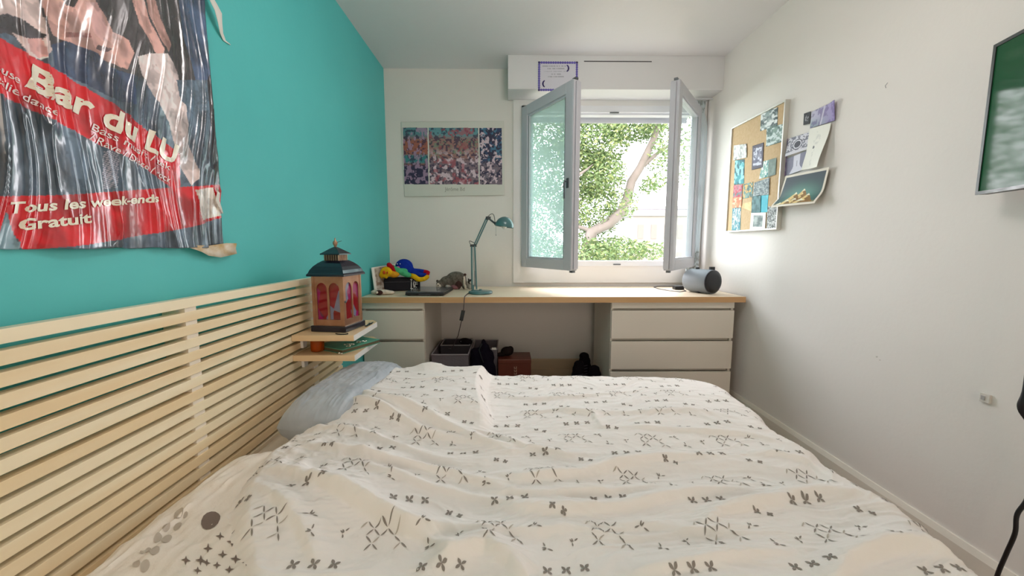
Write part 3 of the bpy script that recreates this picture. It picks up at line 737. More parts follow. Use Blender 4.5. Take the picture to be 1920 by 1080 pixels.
# supply cable hanging in front of the worktop edge
pts = [(bx-.078, by+.02, ZD+.004), (bx-.088, by-.06, ZD+.003), (bx-.090, 2.535, ZD+.004), (bx-.091, 2.523, .812), (-.288, 2.520, .74), (-.305, 2.54, .66), (-.335, 2.60, .55), (-.40, 2.72, .42), (-.43, 2.80, .41)]
c = MB().tube(pts, .0028, n=8).build('supply_cable', mat('brown_cable', rgb(72, 56, 62), .6), t)
MB().box(-.012, .012, -.007, .007, -.035, .035, bev=.003).xf(Matrix.Translation((-.297, 2.526, .700)) @ Matrix.Rotation(math.radians(13), 4, 'Y')).build('inline_switch', M_black, c)

# portable cylinder speaker
A0 = Vector((1.412, 2.655, ZD+.0845)); A1 = Vector((1.330, 2.855, ZD+.0845)); d = (A1-A0).normalized()
q = d.to_track_quat('Z', 'Y').to_matrix().to_4x4(); q.translation = A0; L = (A1-A0).length
t = thing('portable_speaker', 'grey cylindrical portable speaker with black round front on the right end of the worktop', 'speaker', (1.39, 2.75, ZD))
M_spk = mat('speaker_grey', rgb(120, 128, 136), .55, bump=.2, bscale=300)
MB().lathe([(.070, .006), (.0815, .012), (.083, .02), (.083, L-.03), (.078, L-.012), (.06, L-.004)], n=44, M=q).build('body', M_spk, t)
MB().lathe([(.004, -.004), (.05, -.004), (.068, -.002), (.0765, .004), (.077, .012), (.07, .014)], n=44, M=q).build('front_cap', mat('gloss_black_front', rgb(10, 8, 18), .4), t)
b = MB(); P = [(.079*math.cos(k*PI/20), .079*math.sin(k*PI/20), .010) for k in range(41)]; b.tube(P, .0035, n=8, cap=False).xf(q).build('front_rim', mat('rim_grey', rgb(70, 72, 84), .35), t)
g = MB(); g.box(-.012, .020, -.010, .012, 0, .026, bev=.002).xf(Matrix.Translation((A0.x-.0, A0.y+.045, A0.z+.076))); g.build('handle_foot', M_black, t)
MB().lathe([(.013, 0), (.013, .022), (.010, .026)], n=18, M=Matrix.Translation((A0.x-.055, A0.y+.13, A0.z+.068))).build('knob', M_black, t)
MB().ball((A0.x-.085, A0.y+.10, A0.z+.050), (.009, .009, .007), n=10).build('button', M_black, t)
g = MB(); g.box(A0.x-.075, A0.x-.02, A0.y+.07, A0.y+.12, ZD+.0005, ZD+.014, bev=.003); g.build('foot', M_black, t)

# loose cord and adapter
t = None
pts = [at(1282, 543, 'z', ZD+.003), at(1286, 545.5, 'z', ZD+.003), at(1275, 547, 'z', ZD+.003), at(1255, 545, 'z', ZD+.003), at(1235, 541.5, 'z', ZD+.003), at(1226, 538.5, 'z', ZD+.003), at(1232, 536.5, 'z', ZD+.003), at(1248, 535.5, 'z', ZD+.003), at(1254, 534, 'z', ZD+.003), at(1258, 535, 'z', ZD+.003)]
pts = [Vector((p.x, min(p.y, 3.16), p.z)) for p in pts]
tagm(MB().tube(pts, .0028, n=8).build('loose_cable', MATS['grey_cord'], None, pts[0]), 'thin grey cable looping on the worktop left of the speaker', 'cable')
pts = [at(1268, 537, 'z', ZD+.003), at(1272, 535.5, 'z', ZD+.003), at(1284, 534.8, 'z', ZD+.003), at(1290, 538, 'z', ZD+.005)]
tagm(MB().tube([Vector((p.x, min(p.y, 3.15), p.z)) for p in pts], .0026, n=8).build('loose_cable', MATS['grey_cord'], None, pts[0]), 'short grey cable end beside the black adapter under the curtain', 'cable')
o = MB().box(1.265, 1.335, 2.93, 2.985, ZD, ZD+.028, bev=.004).build('power_adapter', M_black, None, (1.3, 2.96, ZD)); tagm(o, 'flat black power adapter lying behind the speaker', 'adapter')

# ------------------------------------------------------------------ under the worktop
M_fbox = mat('grey_fabric_box', rgb(112, 104, 110), .85, bump=.2, bscale=90)
M_fboxd = mat('dark_grey_fabric_box', rgb(62, 56, 62), .9)
M_piping = mat('pale_piping', rgb(150, 143, 148), .7)
def openbox(name, label, x0, x1, y0, y1, z0, z1, parent=None, th=.007):
    t = thing(name, label, 'storage box', ((x0+x1)/2, (y0+y1)/2, z0))
    b = MB(); b.box(x0, x1, y0, y0+th, z0, z1); b.box(x0, x1, y1-th, y1, z0, z1); b.box(x0, x0+th, y0+th, y1-th, z0, z1); b.box(x1-th, x1, y0+th, y1-th, z0, z1); b.box(x0+th, x1-th, y0+th, y1-th, z0, z0+th)
    b.build('shell', M_fbox, t)
    r = .005; p = [(x0, y0, z1), (x1, y0, z1), (x1, y1, z1), (x0, y1, z1), (x0, y0, z1)]
    g = MB()
    for i in range(4): g.tube([p[i], p[i+1]], r, n=8)
    g.build('rim_piping', M_piping, t)
    return t
openbox('fabric_storage_box', 'large open grey fabric storage box under the worktop by the left chest', -.530, -.275, 2.66, 3.08, .02, .40)
t = openbox('fabric_storage_box', 'smaller dark open box standing inside the large grey storage box', -.50, -.285, 2.86, 3.06, .03, .415)
for k in t.children:
    if k.name.startswith('shell'): k.data.materials[0] = M_fboxd
openbox('fabric_storage_box', 'narrow grey fabric storage box behind the black bag', -.262, -.078, 2.80, 3.08, .0, .40)
# cardboard base under the large box
# black camera-like pouch on the boxes
t = thing('small_black_pouch', 'small black pouch with a metal stud on the rim of the grey storage boxes', 'pouch', (-.32, 2.92, .40))
blob('body', [((-.325, 2.90, .437), (.045, .035, .024), rgb(26, 22, 26)), ((-.295, 2.90, .430), (.03, .03, .02), rgb(26, 22, 26))], M_plush, t)
MB().ball((-.350, 2.868, .442), .005, n=8).build('stud', M_steel, t)
# black bag: sagging cloth body with a peaked top
kb = rgb(20, 16, 28)
el = [((-.175, 2.72, .13), (.105, .055, .13), kb), ((-.178, 2.72, .25), (.098, .05, .13), kb), ((-.182, 2.72, .36), (.088, .04, .08), kb), ((-.165, 2.72, .42), (.040, .03, .050), kb), ((-.172, 2.72, .468), (.018, .018, .030), kb), ((-.235, 2.72, .405), (.03, .028, .03), kb), ((-.13, 2.72, .39), (.03, .028, .028), kb)]
t = thing('black_cloth_bag', 'black cloth bag with a peaked top under the worktop', 'bag', (-.17, 2.72, 0))
blob('body', el, M_plush, t, voxel=.008)
MB().tube([(-.18, 2.70, .468), (-.20, 2.68, .43), (-.185, 2.672, .38), (-.17, 2.668, .34)], .004, n=6).build('drawstring', M_black, t)
MB().box(-.116, -.084, 2.765, 2.771, .405, .421, bev=.001).build('white_tag', M_pap, t)
# brown leather box with pale mark, black cap on it
t = thing('brown_box', 'reddish brown box with a pale mark standing under the worktop', 'box', (.045, 2.85, .12))
M_brown = mat('red_brown_board', rgb(104, 46, 30), .5, noise=rgb(88, 34, 22), nscale=(6, 6, 6), coat=.1)
MB().box(-.070, .168, 2.755, 2.95, .0, .33, bev=.004).build('body', M_brown, t)
MB().box(-.072, .170, 2.753, 2.952, .305, .337, bev=.004).build('lid', M_brown, t)
b = MB(); M_mark = mat('pale_mark', rgb(196, 160, 140), .6)
for k in range(3):
    x, z = .055, .225+.022*k
    b.box(x-.010, x+.010, 2.7536, 2.7552, z, z+.003); b.box(x-.010, x-.007, 2.7536, 2.7552, z, z+.014); b.box(x+.005, x+.008, 2.7536, 2.7552, z+.004, z+.016)
b.build('mark', M_mark, t)
t = thing('crumpled_hat', 'crumpled dark cap lying on the brown box', 'hat', (-.02, 2.85, .34))
kc = rgb(34, 26, 26)
blob('crown', [((-.005, 2.85, .372), (.048, .045, .034), kc), ((.02, 2.85, .385), (.024, .03, .026), kc), ((-.045, 2.84, .350), (.035, .03, .012), kc), ((-.07, 2.83, .352), (.02, .02, .014), kc)], M_plush, t, voxel=.006)
# shoes: heels up against the right chest
def shoe(cx, cy, zt, rot, label, hh=.13):
    t = thing('black_shoe', label, 'shoe', (cx, cy, 0), None)
    ks = rgb(18, 14, 18); R = Matrix.Rotation(rot, 3, 'Y')
    def P(x, z): v = R @ Vector((x, 0, z-zt)); return (cx+v.x, cy, zt+v.z)
    el = [(P(0, zt-.02), (.038, .035, .028), ks), (P(0, zt-.06), (.045, .042, .045), ks), (P(0, zt-.11), (.048, .045, .05), ks), (P(0, zt-.17), (.05, .045, .05), ks), (P(0, .05), (.05, .09, .05), ks)]
    blob('upper', el, M_plush, t, voxel=.007)
    b = MB(); b.box(cx-.045, cx+.045, cy-.10, cy+.06, 0, .018, bev=.006); b.build('sole', M_black, t)
    g = MB()
    for k in range(4): g.tube([(cx-.02, cy-.044, zt-.09-.022*k), (cx+.02, cy-.044, zt-.08-.022*k)], .003, n=6)
    g.build('laces', mat('dark_lace', rgb(50, 46, 56), .8), t)
shoe(.515, 2.74, .325, math.radians(6), 'tall black shoe at the left of the group under the worktop')
shoe(.580, 2.91, .337, math.radians(-6), 'black shoe in the middle standing behind its neighbours')
shoe(.622, 2.74, .290, math.radians(-6), 'lower black shoe nearest the right white chest')

# ------------------------------------------------------------------ things on the walls
L3 = lambda r, g, b: np.array(rgb(r, g, b)[:3])
M_pp = attr_mat('paper_print', .6)
def px_of(P):
    """photograph position of room points (numpy ...x3): design coordinates for the printed artwork"""
    D = P-np.array([0, 0, CAM_Z]); fw, rt, up = np.array(_fw), np.array(_rt), np.array(_up)
    d = D@fw
    return 960+F_PX*(D@rt)/d, 540-F_PX*(D@up)/d
# big glossy poster on the teal wall
PY0, PY1, PZ0, PZ1 = .35, 1.334, 1.146, 2.05
ny, nz = 480, 430
Yg, Zg = np.meshgrid(np.linspace(PY0, PY1, ny), np.linspace(PZ0, PZ1, nz), indexing='ij')
def crumple(Y, Z):
    s = Y*1.0-.10*(Z-1.15)+.02*np.sin(Z*9+Y*7)
    f1 = 1-np.abs(2*vn(s*13, Z*1.3+4)-1)            # long sharp vertical folds
    f2 = 1-np.abs(2*vn(s*29+3, Z*3.2)-1)
    f3 = fbm(s*60, Z*22+9, 3)
    low = sst(1.95, 1.40, Z)
    f4 = 1-np.abs(2*vn(s*55+8, Z*6+2)-1)
    return (.015*f1**3+.007*f2**3+.0022*f4**2)*(.35+.65*low)+.0016*f3+.002
Xc = XL+.002+crumple(Yg, Zg)
edge = sst(0, .012, PY1-Yg)*.0
Pp = np.stack([Xc, Yg, Zg], -1)
flat = np.stack([np.full_like(Yg, -.955), Yg, Zg], -1)
U, V = px_of(flat)
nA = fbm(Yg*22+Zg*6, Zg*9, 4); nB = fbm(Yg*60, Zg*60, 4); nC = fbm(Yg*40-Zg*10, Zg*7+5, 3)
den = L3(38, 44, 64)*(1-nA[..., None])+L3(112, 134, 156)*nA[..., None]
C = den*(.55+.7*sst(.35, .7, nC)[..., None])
def paint(poly, col, tex=0.0):
    m = inpoly(U, V, poly); c = np.array(col)*(1-tex*.5+tex*nB[m][:, None]); C[m] = c
    return m
fl1, fl2, fl3 = L3(226, 200, 196), L3(214, 166, 158), L3(232, 208, 206)
up = V < 95+.30*U
C[V < 60+.33*U] = (L3(66, 62, 66)*(.6+.9*nB[V < 60+.33*U][:, None]))
paint([(330, -60), (392, -60), (398, 150), (372, 175), (340, 60)], L3(72, 92, 126), .6)
paint([(-60, -60), (60, -60), (82, 40), (97, 95), (80, 112), (55, 108), (20, 60), (-60, 20)], fl3, .25)
paint([(-60, 40), (10, 25), (50, 40), (84, 66), (80, 74), (40, 70), (18, 60), (-60, 70)], L3(70, 66, 74), 1.4)
paint([(52, 72), (78, 72), (88, 104), (74, 110), (58, 96)], L3(210, 160, 158), .2)
paint([(62, -60), (150, -60), (178, 8), (196, 30), (208, 60), (236, 76), (246, 100), (232, 131), (176, 108), (136, 86), (118, 78), (98, 64), (84, 30)], fl2, .35)
paint([(114, -10), (122, 10), (138, 14), (150, -10)], L3(48, 40, 42), .5)
paint([(118, 60), (165, 62), (168, 70), (120, 70)], L3(150, 96, 92), .6)
paint([(180, 84), (206, 92), (196, 98), (176, 92)], L3(90, 70, 74), 1.2)
paint([(158, 4), (178, 4), (205, 66), (190, 78), (172, 60)], L3(226, 178, 176), .2)
paint([(228, -60), (250, -60), (278, 40), (305, 92), (300, 112), (284, 92), (256, 44)], fl2*1.05, .25)
paint([(262, -60), (278, -60), (300, 36), (318, 84), (314, 98), (296, 70), (276, 24)], fl2, .25)
paint([(250, 106), (278, 100), (312, 100), (330, 130), (346, 190), (350, 270), (366, 330), (352, 348), (330, 300), (316, 230), (284, 176), (262, 140)], L3(224, 206, 206), .2)
paint([(330, 150), (388, 150), (398, 205), (360, 210), (338, 190)], L3(90, 110, 130), 1.0)
paint([(384, 150), (400, 110), (420, 350), (398, 352)], L3(34, 26, 34), .6)
paint([(96, 84), (122, 76), (180, 100), (204, 130), (244, 140), (252, 196), (210, 188), (160, 160), (100, 128)], L3(52, 66, 96), .9)
for k in range(24):
    paint([(190, 284+k*3), (212, 281+k*3), (212, 282.2+k*3), (190, 285.2+k*3)], L3(200, 196, 214))
RED = L3(205, 10, 32)
paint([(-80, 30), (0, 73), (93, 123), (153, 162), (204, 194), (259, 236), (315, 273), (334, 290), (336, 350), (315, 352), (250, 305), (185, 273), (111, 231), (0, 180), (-80, 150)], RED, .12)
paint([(-80, 372), (0, 368), (111, 366), (278, 354), (411, 346), (414, 408), (350, 426), (259, 442), (185, 454), (46, 474), (28, 440), (-80, 470)], RED, .12)
paint([(0, 400), (12, 398), (38, 468), (20, 480), (-8, 470)], L3(120, 150, 164), .3)
paint([(357, 356), (397, 351), (414, 404), (371, 413)], L3(232, 222, 214))
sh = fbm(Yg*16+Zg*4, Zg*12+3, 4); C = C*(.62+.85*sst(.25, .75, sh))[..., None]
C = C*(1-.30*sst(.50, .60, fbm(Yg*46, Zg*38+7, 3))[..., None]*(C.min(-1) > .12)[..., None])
C = np.clip(C, 0, 1)
# irregular lower edge
Pp[:, 0, 2] += .0; Pp[..., 2] += (sst(.02, 0, Zg-PZ0)*(.004*vn(Yg*30, 0*Yg)))
tp = thing('event_poster', 'large crumpled glossy event poster with red bands on the teal wall', 'poster', (XL, PY1, PZ0))
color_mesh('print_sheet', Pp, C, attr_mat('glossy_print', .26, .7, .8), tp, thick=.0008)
M_letter = mat('cream_letter_ink', rgb(250, 244, 226), .35, coat=.5)
M_letterw = mat('white_letter_ink', rgb(245, 232, 232), .35, coat=.5)
def lettering(txt, bl, br, tr, tl, m, bold, name='lettering', space=1.0):
    q = [at(p[0], p[1], 'x', -.955) for p in (bl, br, tr, tl)]
    vs, fs = text_tris(txt, bold, space)
    P = []
    for a, b_ in vs:
        p = q[0].lerp(q[1], a).lerp(q[3].lerp(q[2], a), b_)
        x = XL+.0040+float(crumple(np.array(p.y), np.array(p.z)))
        P.append((x, p.y, p.z))
    MB().add(P, fs, 0, True).build(name, m, tp)
lettering('Bar du LU', (46, 163), (322, 310), (332, 274), (60, 119), M_letter, .035, space=1.02)
lettering('house / Tek', (-45, 118), (104, 193), (107, 180), (-41, 104), M_letterw, .006)
lettering('Italie dance', (-30, 150), (103, 219), (106, 206), (-26, 137), M_letterw, .006)
lettering('Bass music / tek', (166, 243), (312, 320), (314, 309), (170, 231), M_letterw, .006)
lettering('/ Rave / Disco / rock', (162, 261), (312, 344), (315, 333), (168, 249), M_letterw, .006)
lettering('Tous les week-ends', (14, 402), (286, 379), (286, 364), (18, 379), M_letter, .03)
lettering('Gratuit', (34, 434), (160, 418), (160, 398), (34, 411), M_letter, .03)
# torn strips of the poster
def ribbon(name, pts, widths, m, parent, thick=.001):
    """pts = (y, z, x-off) centre line; widths = half width vectors (dy, dz)"""
    G = [[(XL+p[2]+.004, p[0]-w[0], p[1]-w[1]), (XL+p[2], p[0], p[1]), (XL+p[2]+.003, p[0]+w[0], p[1]+w[1])] for p, w in zip(pts, widths)]
    o = MB().grid(G).build(name, m, parent); modif(o, solid=thick); return o
a_ = lambda u, v: (lambda q: (q.y, q.z))(at(u, v, 'x', -.95))
cl_ = [(387, -20), (392, 0), (402, 22), (409, 42), (418, 62), (427, 76), (437, 84)]
ribbon('torn_strip', [a_(*p)+(.010+.012*math.sin(k*.9),) for k, p in enumerate(cl_)], [(.014, 0), (.020, .0), (.017, .004), (.011, .004), (.008, .004), (.007, .004), (.002, .002)], M_pap, tp)
corner = [(352, 462), (372, 466), (390, 470), (408, 470), (424, 468), (438, 466)]
ribbon('torn_corner', [a_(*p)+(.012+.008*(k % 2),) for k, p in enumerate(corner)], [(.001, .003), (.003, .010), (.003, .016), (.003, .022), (.003, .022), (.002, .018)], mat('torn_paper', rgb(238, 230, 218), .6, noise=rgb(196, 160, 96), nscale=(18, 18, 30)), tp)
ribbon('torn_edge', [a_(*p)+(.014,) for p in ((404, 352), (407, 362), (405, 376), (410, 388), (415, 400))], [(.002, 0), (.007, 0), (.009, 0), (.007, 0), (.003, 0)], M_pap, tp)

# card(): a sheet of paper on a wall, its corners given as measured points
def card(name, label, cat, quad, ax, val, colf, n=(40, 40), bow=None, m=None, parent=None, thick=.0008, group=None, bend=None):
    q = [np.array(at(u, v, ax, val)) for u, v in quad]      # top-left, top-right, bottom-right, bottom-left
    A, B = np.meshgrid(np.linspace(0, 1, n[0]), np.linspace(0, 1, n[1]), indexing='ij')   # A across, B down
    P = (q[0]*(1-A[..., None])+q[1]*A[..., None])*(1-B[..., None])+(q[3]*(1-A[..., None])+q[2]*A[..., None])*B[..., None]
    nr = np.array([-1., 0, 0]) if ax == 'x' else np.array([0, -1., 0])
    if bend is not None: P = P+nr*bend(A, B)[..., None]
    C = np.clip(colf(A, B, P), 0, 1)
    o = color_mesh(name, P, C, m or M_pp, parent, None if parent else q[3], thick=thick)
    if label: tag(o, label, cat, group)
    return o
def photo(c1, c2, c3=None, sx=5, sy=5, seed=0., border=0, bcol=L3(235, 235, 230)):
    def f(A, B, P):
        n1 = fbm(A*sx+seed*7, B*sy+seed*3, 4); n2 = fbm(A*sx*1.7+seed*5+9, B*sy*1.7+2, 3)
        C = np.array(c1)*(1-sst(.35, .65, n1)[..., None])+np.array(c2)*sst(.35, .65, n1)[..., None]
        if c3 is not None: w = sst(.52, .62, n2)[..., None]; C = C*(1-w)+np.array(c3)*w
        if border:
            e_ = (A < border) | (A > 1-border) | (B < border) | (B > 1-border); C[e_] = bcol
        return C
    return f
# print with three panels on the back wall (plain generic artwork)
def tri(A, B, P):
    x = P[..., 0]; z = P[..., 2]
    C = np.tile(L3(214, 212, 204), A.shape+(1,))
    zt_, zb_ = 2.076, 1.640
    f = (z < zt_) & (z > zb_)
    b_ = (zt_-z)/(zt_-zb_)
    n1 = fbm(x*28, z*28, 4); n2 = fbm(x*60+5, z*60, 3); n3 = fbm(x*45+8, z*35+3, 3)
    sky = L3(96, 150, 160); warm = L3(160, 116, 112); mid = L3(128, 108, 120); dk = L3(44, 40, 72); pale = L3(214, 190, 202); teal_ = L3(60, 130, 136); red = L3(170, 80, 92)
    def mixc(a, b2, w): return a*(1-w[..., None])+b2*w[..., None]
    cen = mixc(sky, warm, sst(.10, .22, b_)); cen = mixc(cen, mid, sst(.5, .62, b_)); cen = mixc(cen, L3(112, 146, 122), sst(.5, .6, n1)*sst(.12, .2, b_)*(1-sst(.5, .6, b_)))
    cen = mixc(cen, dk, sst(.52, .58, n2)*.8); cen = mixc(cen, pale, sst(.55, .6, n3)*sst(.3, .6, b_)); cen = mixc(cen, red, sst(.60, .64, n1)*.7)
    lef = mixc(sky*.8, L3(164, 96, 80), sst(.10, .25, b_)); lef = mixc(lef, teal_, sst(.45, .5, b_)*(1-sst(.6, .66, b_))); lef = mixc(lef, dk, sst(.62, .7, b_)); lef = mixc(lef, dk, sst(.54, .6, n2)*.8); lef = mixc(lef, L3(170, 140, 170), sst(.57, .62, n3)*.8)
    rig = mixc(L3(40, 60, 100), L3(70, 120, 150), sst(.4, .6, n1)); rig = mixc(rig, L3(30, 28, 50), sst(.48, .56, n2)); rig = mixc(rig, mid, sst(.55, .7, b_)*.8); rig = mixc(rig, pale, sst(.56, .6, n3)); rig = mixc(rig, dk, sst(.58, .62, n2))
    for m_, src in (((x > -.825) & (x < -.632), lef), ((x > -.622) & (x < -.232), cen), ((x > -.222) & (x < -.045), rig)):
        k_ = m_ & f; C[k_] = src[k_]
    return C
t = thing('art_print', 'white paper print with three coloured picture panels on the back wall', 'print', (-.43, YB, 1.55))
card('sheet', None, None, [(752, 229), (945, 227), (946, 366), (759, 369)], 'y', YB-.004, tri, n=(330, 210), parent=t, bend=lambda A, B: .003+.006*sst(.9, 1, B)*np.abs(np.sin(A*6)))
vs, fs = text_tris('Jérôme Bd', .0)
q0 = at(834, 360, 'y', YB-.010); q1 = at(871, 351, 'y', YB-.010)
MB().add([(q0.x+a*(q1.x-q0.x), YB-.0092, q0.z+b_*(q1.z-q0.z)) for a, b_ in vs], fs).build('caption', mat('grey_caption_ink', rgb(150, 148, 140), .7), t)

# certificate on the shutter box
def cert(A, B, P):
    C = np.tile(L3(214, 212, 222), A.shape+(1,))
    for r in range(5):
        z0 = .16+.09*r; hw = (.34, .22, .30, .12, .2)[r]
        m_ = (np.abs(B-z0) < .013) & (np.abs(A-.45) < hw) & (vn(A*60, B*0+r) > .3); C[m_] = L3(168, 168, 178)
    return C
t = thing('certificate', 'white certificate with scalloped violet border on the roller shutter box', 'certificate', (.36, BY, 2.27))
card('sheet', None, None, [(1009, 115), (1083, 115), (1083, 170), (1009, 171)], 'y', BY-.003, cert, n=(80, 60), parent=t)
M_violet = mat('violet_ink', rgb(104, 92, 176), .6); M_violetd = mat('dark_violet_ink', rgb(64, 52, 128), .6)
c0 = at(1009, 115, 'y', BY-.005); c1 = at(1083, 171, 'y', BY-.005)
b = MB(); W_, H_ = c1.x-c0.x, c0.z-c1.z
def dot(x, z, r, y=BY-.0052, mi=0):
    b.prism([(x+r*math.cos(k*PI/5), y, z+r*math.sin(k*PI/5)) for k in range(10)], (0, .0008, 0), mi)
for k in range(17):
    for z in (c0.z-.008, c1.z+.008): dot(c0.x+.008+k*(W_-.016)/16, z, .0085)
for k in range(13):
    for x in (c0.x+.008, c1.x-.008): dot(x, c1.z+.008+k*(H_-.016)/12, .0085)
b.box(c0.x+.004, c1.x-.004, BY-.0054, BY-.0046, c0.z-.012, c0.z-.007).box(c0.x+.004, c1.x-.004, BY-.0054, BY-.0046, c1.z+.007, c1.z+.012)
b.build('scalloped_border', M_violet, t)
for (x0, z0, s) in ((1063, 128, 1), (1021, 157, -1)):
    p = at(x0, z0, 'y', BY-.005); b = MB()
    for k in range(9):
        a = -1.1+k*.28; dot(p.x+s*(.018*math.cos(a)-.006), p.z+.020*math.sin(a)*1.1, .006-.0004*abs(k-4))
    b.build('violet_ornament', M_violetd, t)

# cork board
CX = 1.556
t = thing('cork_board', 'tall cork board in a thin pale metal frame covered in pinned photos', 'notice board', (XR, 2.535, 1.25))
cb0, cb1, cz0, cz1 = 2.275, 2.80, 1.252, 1.958
M_cork = mat('cork', rgb(210, 182, 144), .8, noise=rgb(200, 170, 130), nscale=(60, 60, 60), bump=.2, bscale=200)
MB().box(CX+.003, XR-.001, cb0, cb1, cz0, cz1).build('cork_sheet', M_cork, t)
M_frm = mat('pale_metal_frame', rgb(206, 204, 196), .4, metal=.3)
for q in ((cb0-.006, cb0+.004, cz0-.006, cz1+.006), (cb1-.004, cb1+.006, cz0-.006, cz1+.006), (cb0+.004, cb1-.004, cz0-.006, cz0+.004), (cb0+.004, cb1-.004, cz1-.004, cz1+.006)):
    MB().box(CX-.006, XR-.0008, q[0], q[1], q[2], q[3], bev=.001).build('frame_bar', M_frm, t)
ck = lambda *p: [(1360+x/4.154, 180+y/4.154) for x, y in p]
teal1, teal2 = L3(40, 96, 104), L3(110, 190, 196)
items = [
 ('landscape_photo', 'grey waterfall photo at the top of the cork board', ck((278, 130), (410, 86), (406, 225), (272, 275)), photo(L3(70, 86, 88), L3(150, 166, 166), L3(226, 232, 232), 4, 5, 1)),
 ('landscape_photo', 'green grey mountain photo below the waterfall photo on the cork board', ck((322, 243), (449, 218), (445, 355), (318, 395)), photo(L3(84, 112, 108), L3(130, 156, 148), L3(206, 220, 220), 4, 4, 2)),
 ('framed_card', 'dark bordered card with a pale figure shape in the middle of the cork board', ck((212, 390), (298, 362), (291, 555), (205, 577)), photo(L3(84, 84, 112), L3(140, 140, 160), L3(206, 208, 222), 3, 6, 3, .12, L3(72, 66, 84))),
 ('torn_photo', 'pale ragged photo at the left edge of the cork board', ck((66, 385), (166, 372), (166, 478), (62, 502)), photo(L3(120, 130, 128), L3(214, 216, 212), L3(236, 232, 228), 8, 3, 4)),
 ('portrait_photo', 'bright teal upright photo at the left of the cork board', ck((76, 502), (150, 492), (145, 682), (68, 692)), photo(L3(20, 84, 96), L3(50, 150, 160), L3(150, 220, 232), 3, 4, 5)),
 ('strip_photo', 'teal and white photo overlapping the dark bordered card', ck((290, 510), (338, 498), (332, 628), (262, 648)), photo(L3(60, 136, 136), L3(150, 190, 180), L3(236, 240, 236), 4, 5, 6)),
 ('landscape_photo', 'plain grey green photo right of centre on the cork board', ck((338, 498), (399, 480), (391, 612), (331, 632)), photo(L3(104, 124, 116), L3(128, 148, 140), None, 3, 3, 7)),
 ('crowd_photo', 'large grey patterned photo below centre on the cork board', ck((226, 676), (344, 634), (340, 768), (214, 782)), photo(L3(108, 124, 128), L3(178, 188, 188), L3(84, 96, 104), 12, 12, 8)),
 ('collage_photo', 'dark teal photo with orange corner left of the grey patterned photo', ck((142, 688), (216, 668), (212, 786), (136, 800)), photo(L3(56, 96, 96), L3(120, 160, 150), L3(224, 180, 100), 4, 4, 9)),
 ('collage_photo', 'red and grey photo at the left of the cork board', ck((66, 694), (134, 688), (129, 786), (60, 796)), photo(L3(90, 120, 122), L3(196, 120, 130), L3(186, 40, 70), 4, 4, 10)),
 ('collage_photo', 'orange photo below the red and grey photo on the cork board', ck((58, 792), (130, 784), (124, 866), (54, 874)), photo(L3(206, 110, 70), L3(228, 150, 110), L3(236, 190, 160), 3, 3, 11)),
 ('portrait_photo', 'dark teal photo below the grey patterned photo on the cork board', ck((210, 782), (276, 770), (272, 908), (202, 910)), photo(L3(40, 88, 92), L3(90, 134, 138), None, 3, 3, 12)),
 ('paper_slip', 'bright cyan paper slip on the cork board', ck((276, 770), (337, 758), (326, 905), (270, 908)), photo(L3(60, 176, 196), L3(96, 204, 220), None, 2, 2, 13)),
 ('paper_note', 'torn yellow paper note on the cork board', ck((138, 838), (204, 822), (206, 900), (128, 868)), photo(L3(224, 186, 128), L3(236, 202, 148), None, 2, 2, 14)),
 ('mounted_photo', 'white bordered photo at the bottom of the cork board', ck((202, 905), (318, 908), (310, 1042), (190, 1042)), photo(L3(96, 112, 112), L3(170, 180, 178), None, 5, 5, 15, .18)),
 ('mounted_photo', 'dark mottled photo at the bottom right corner of the cork board', ck((330, 858), (404, 866), (398, 1038), (320, 1042)), photo(L3(60, 64, 66), L3(150, 156, 156), L3(212, 214, 214), 9, 11, 16)),
 ('mounted_photo', 'white and teal photo at the bottom left corner of the cork board', ck((56, 872), (122, 870), (116, 1046), (48, 1046)), photo(L3(214, 216, 216), L3(110, 150, 156), L3(40, 130, 146), 5, 6, 17)),
]
for k, (nm, lb, q, cf) in enumerate(items):
    card(nm, lb, 'photo' if 'photo' in nm else ('card' if 'card' in nm else 'note'), q, 'x', CX+.002-.0011*(k % 4), cf, n=(40, 44), thick=.0006)
# sheets taped on the white wall beside the board
cw_ = lambda *p: [(1455+x/5.023, 180+y/5.023) for x, y in p]
WX = XR-.006
def dc(A, B, P):
    n1 = fbm(A*10, B*10, 3); C = np.tile(L3(44, 44, 50), A.shape+(1,)); w = (((A-.5)**2+(B-.5)**2) < .07)*sst(.45, .6, n1); return C*(1-w[..., None])+L3(170, 170, 176)*w[..., None]
card('small_card', 'small black card with pale figure on the white wall beside the cork board', 'card', cw_((264, 166), (326, 145), (318, 260), (257, 275)), 'x', WX, dc, n=(24, 24))
def purp(A, B, P):
    n1 = fbm(A*9, B*4, 4); C = L3(196, 196, 212)*(1-A[..., None])+L3(150, 132, 190)*A[..., None]
    w = sst(.3, .9, B)*(1-A)*.8; C = C*(1-w[..., None])+L3(120, 150, 160)*w[..., None]
    w = sst(.5, .62, n1)*.6; C = C*(1-w[..., None])+L3(100, 84, 140)*w[..., None]
    w = np.exp(-((A-.55+.12*B)/.03)**2)*.8; C = C*(1-w[..., None])+L3(228, 226, 236)*w[..., None]; return C
card('landscape_print', 'violet misty landscape print taped highest on the white wall', 'print', cw_((340, 150), (580, 36), (560, 230), (326, 305)), 'x', WX, purp, n=(60, 44), bend=lambda A, B: .003+.012*sst(.7, 1, A)*(1-B))
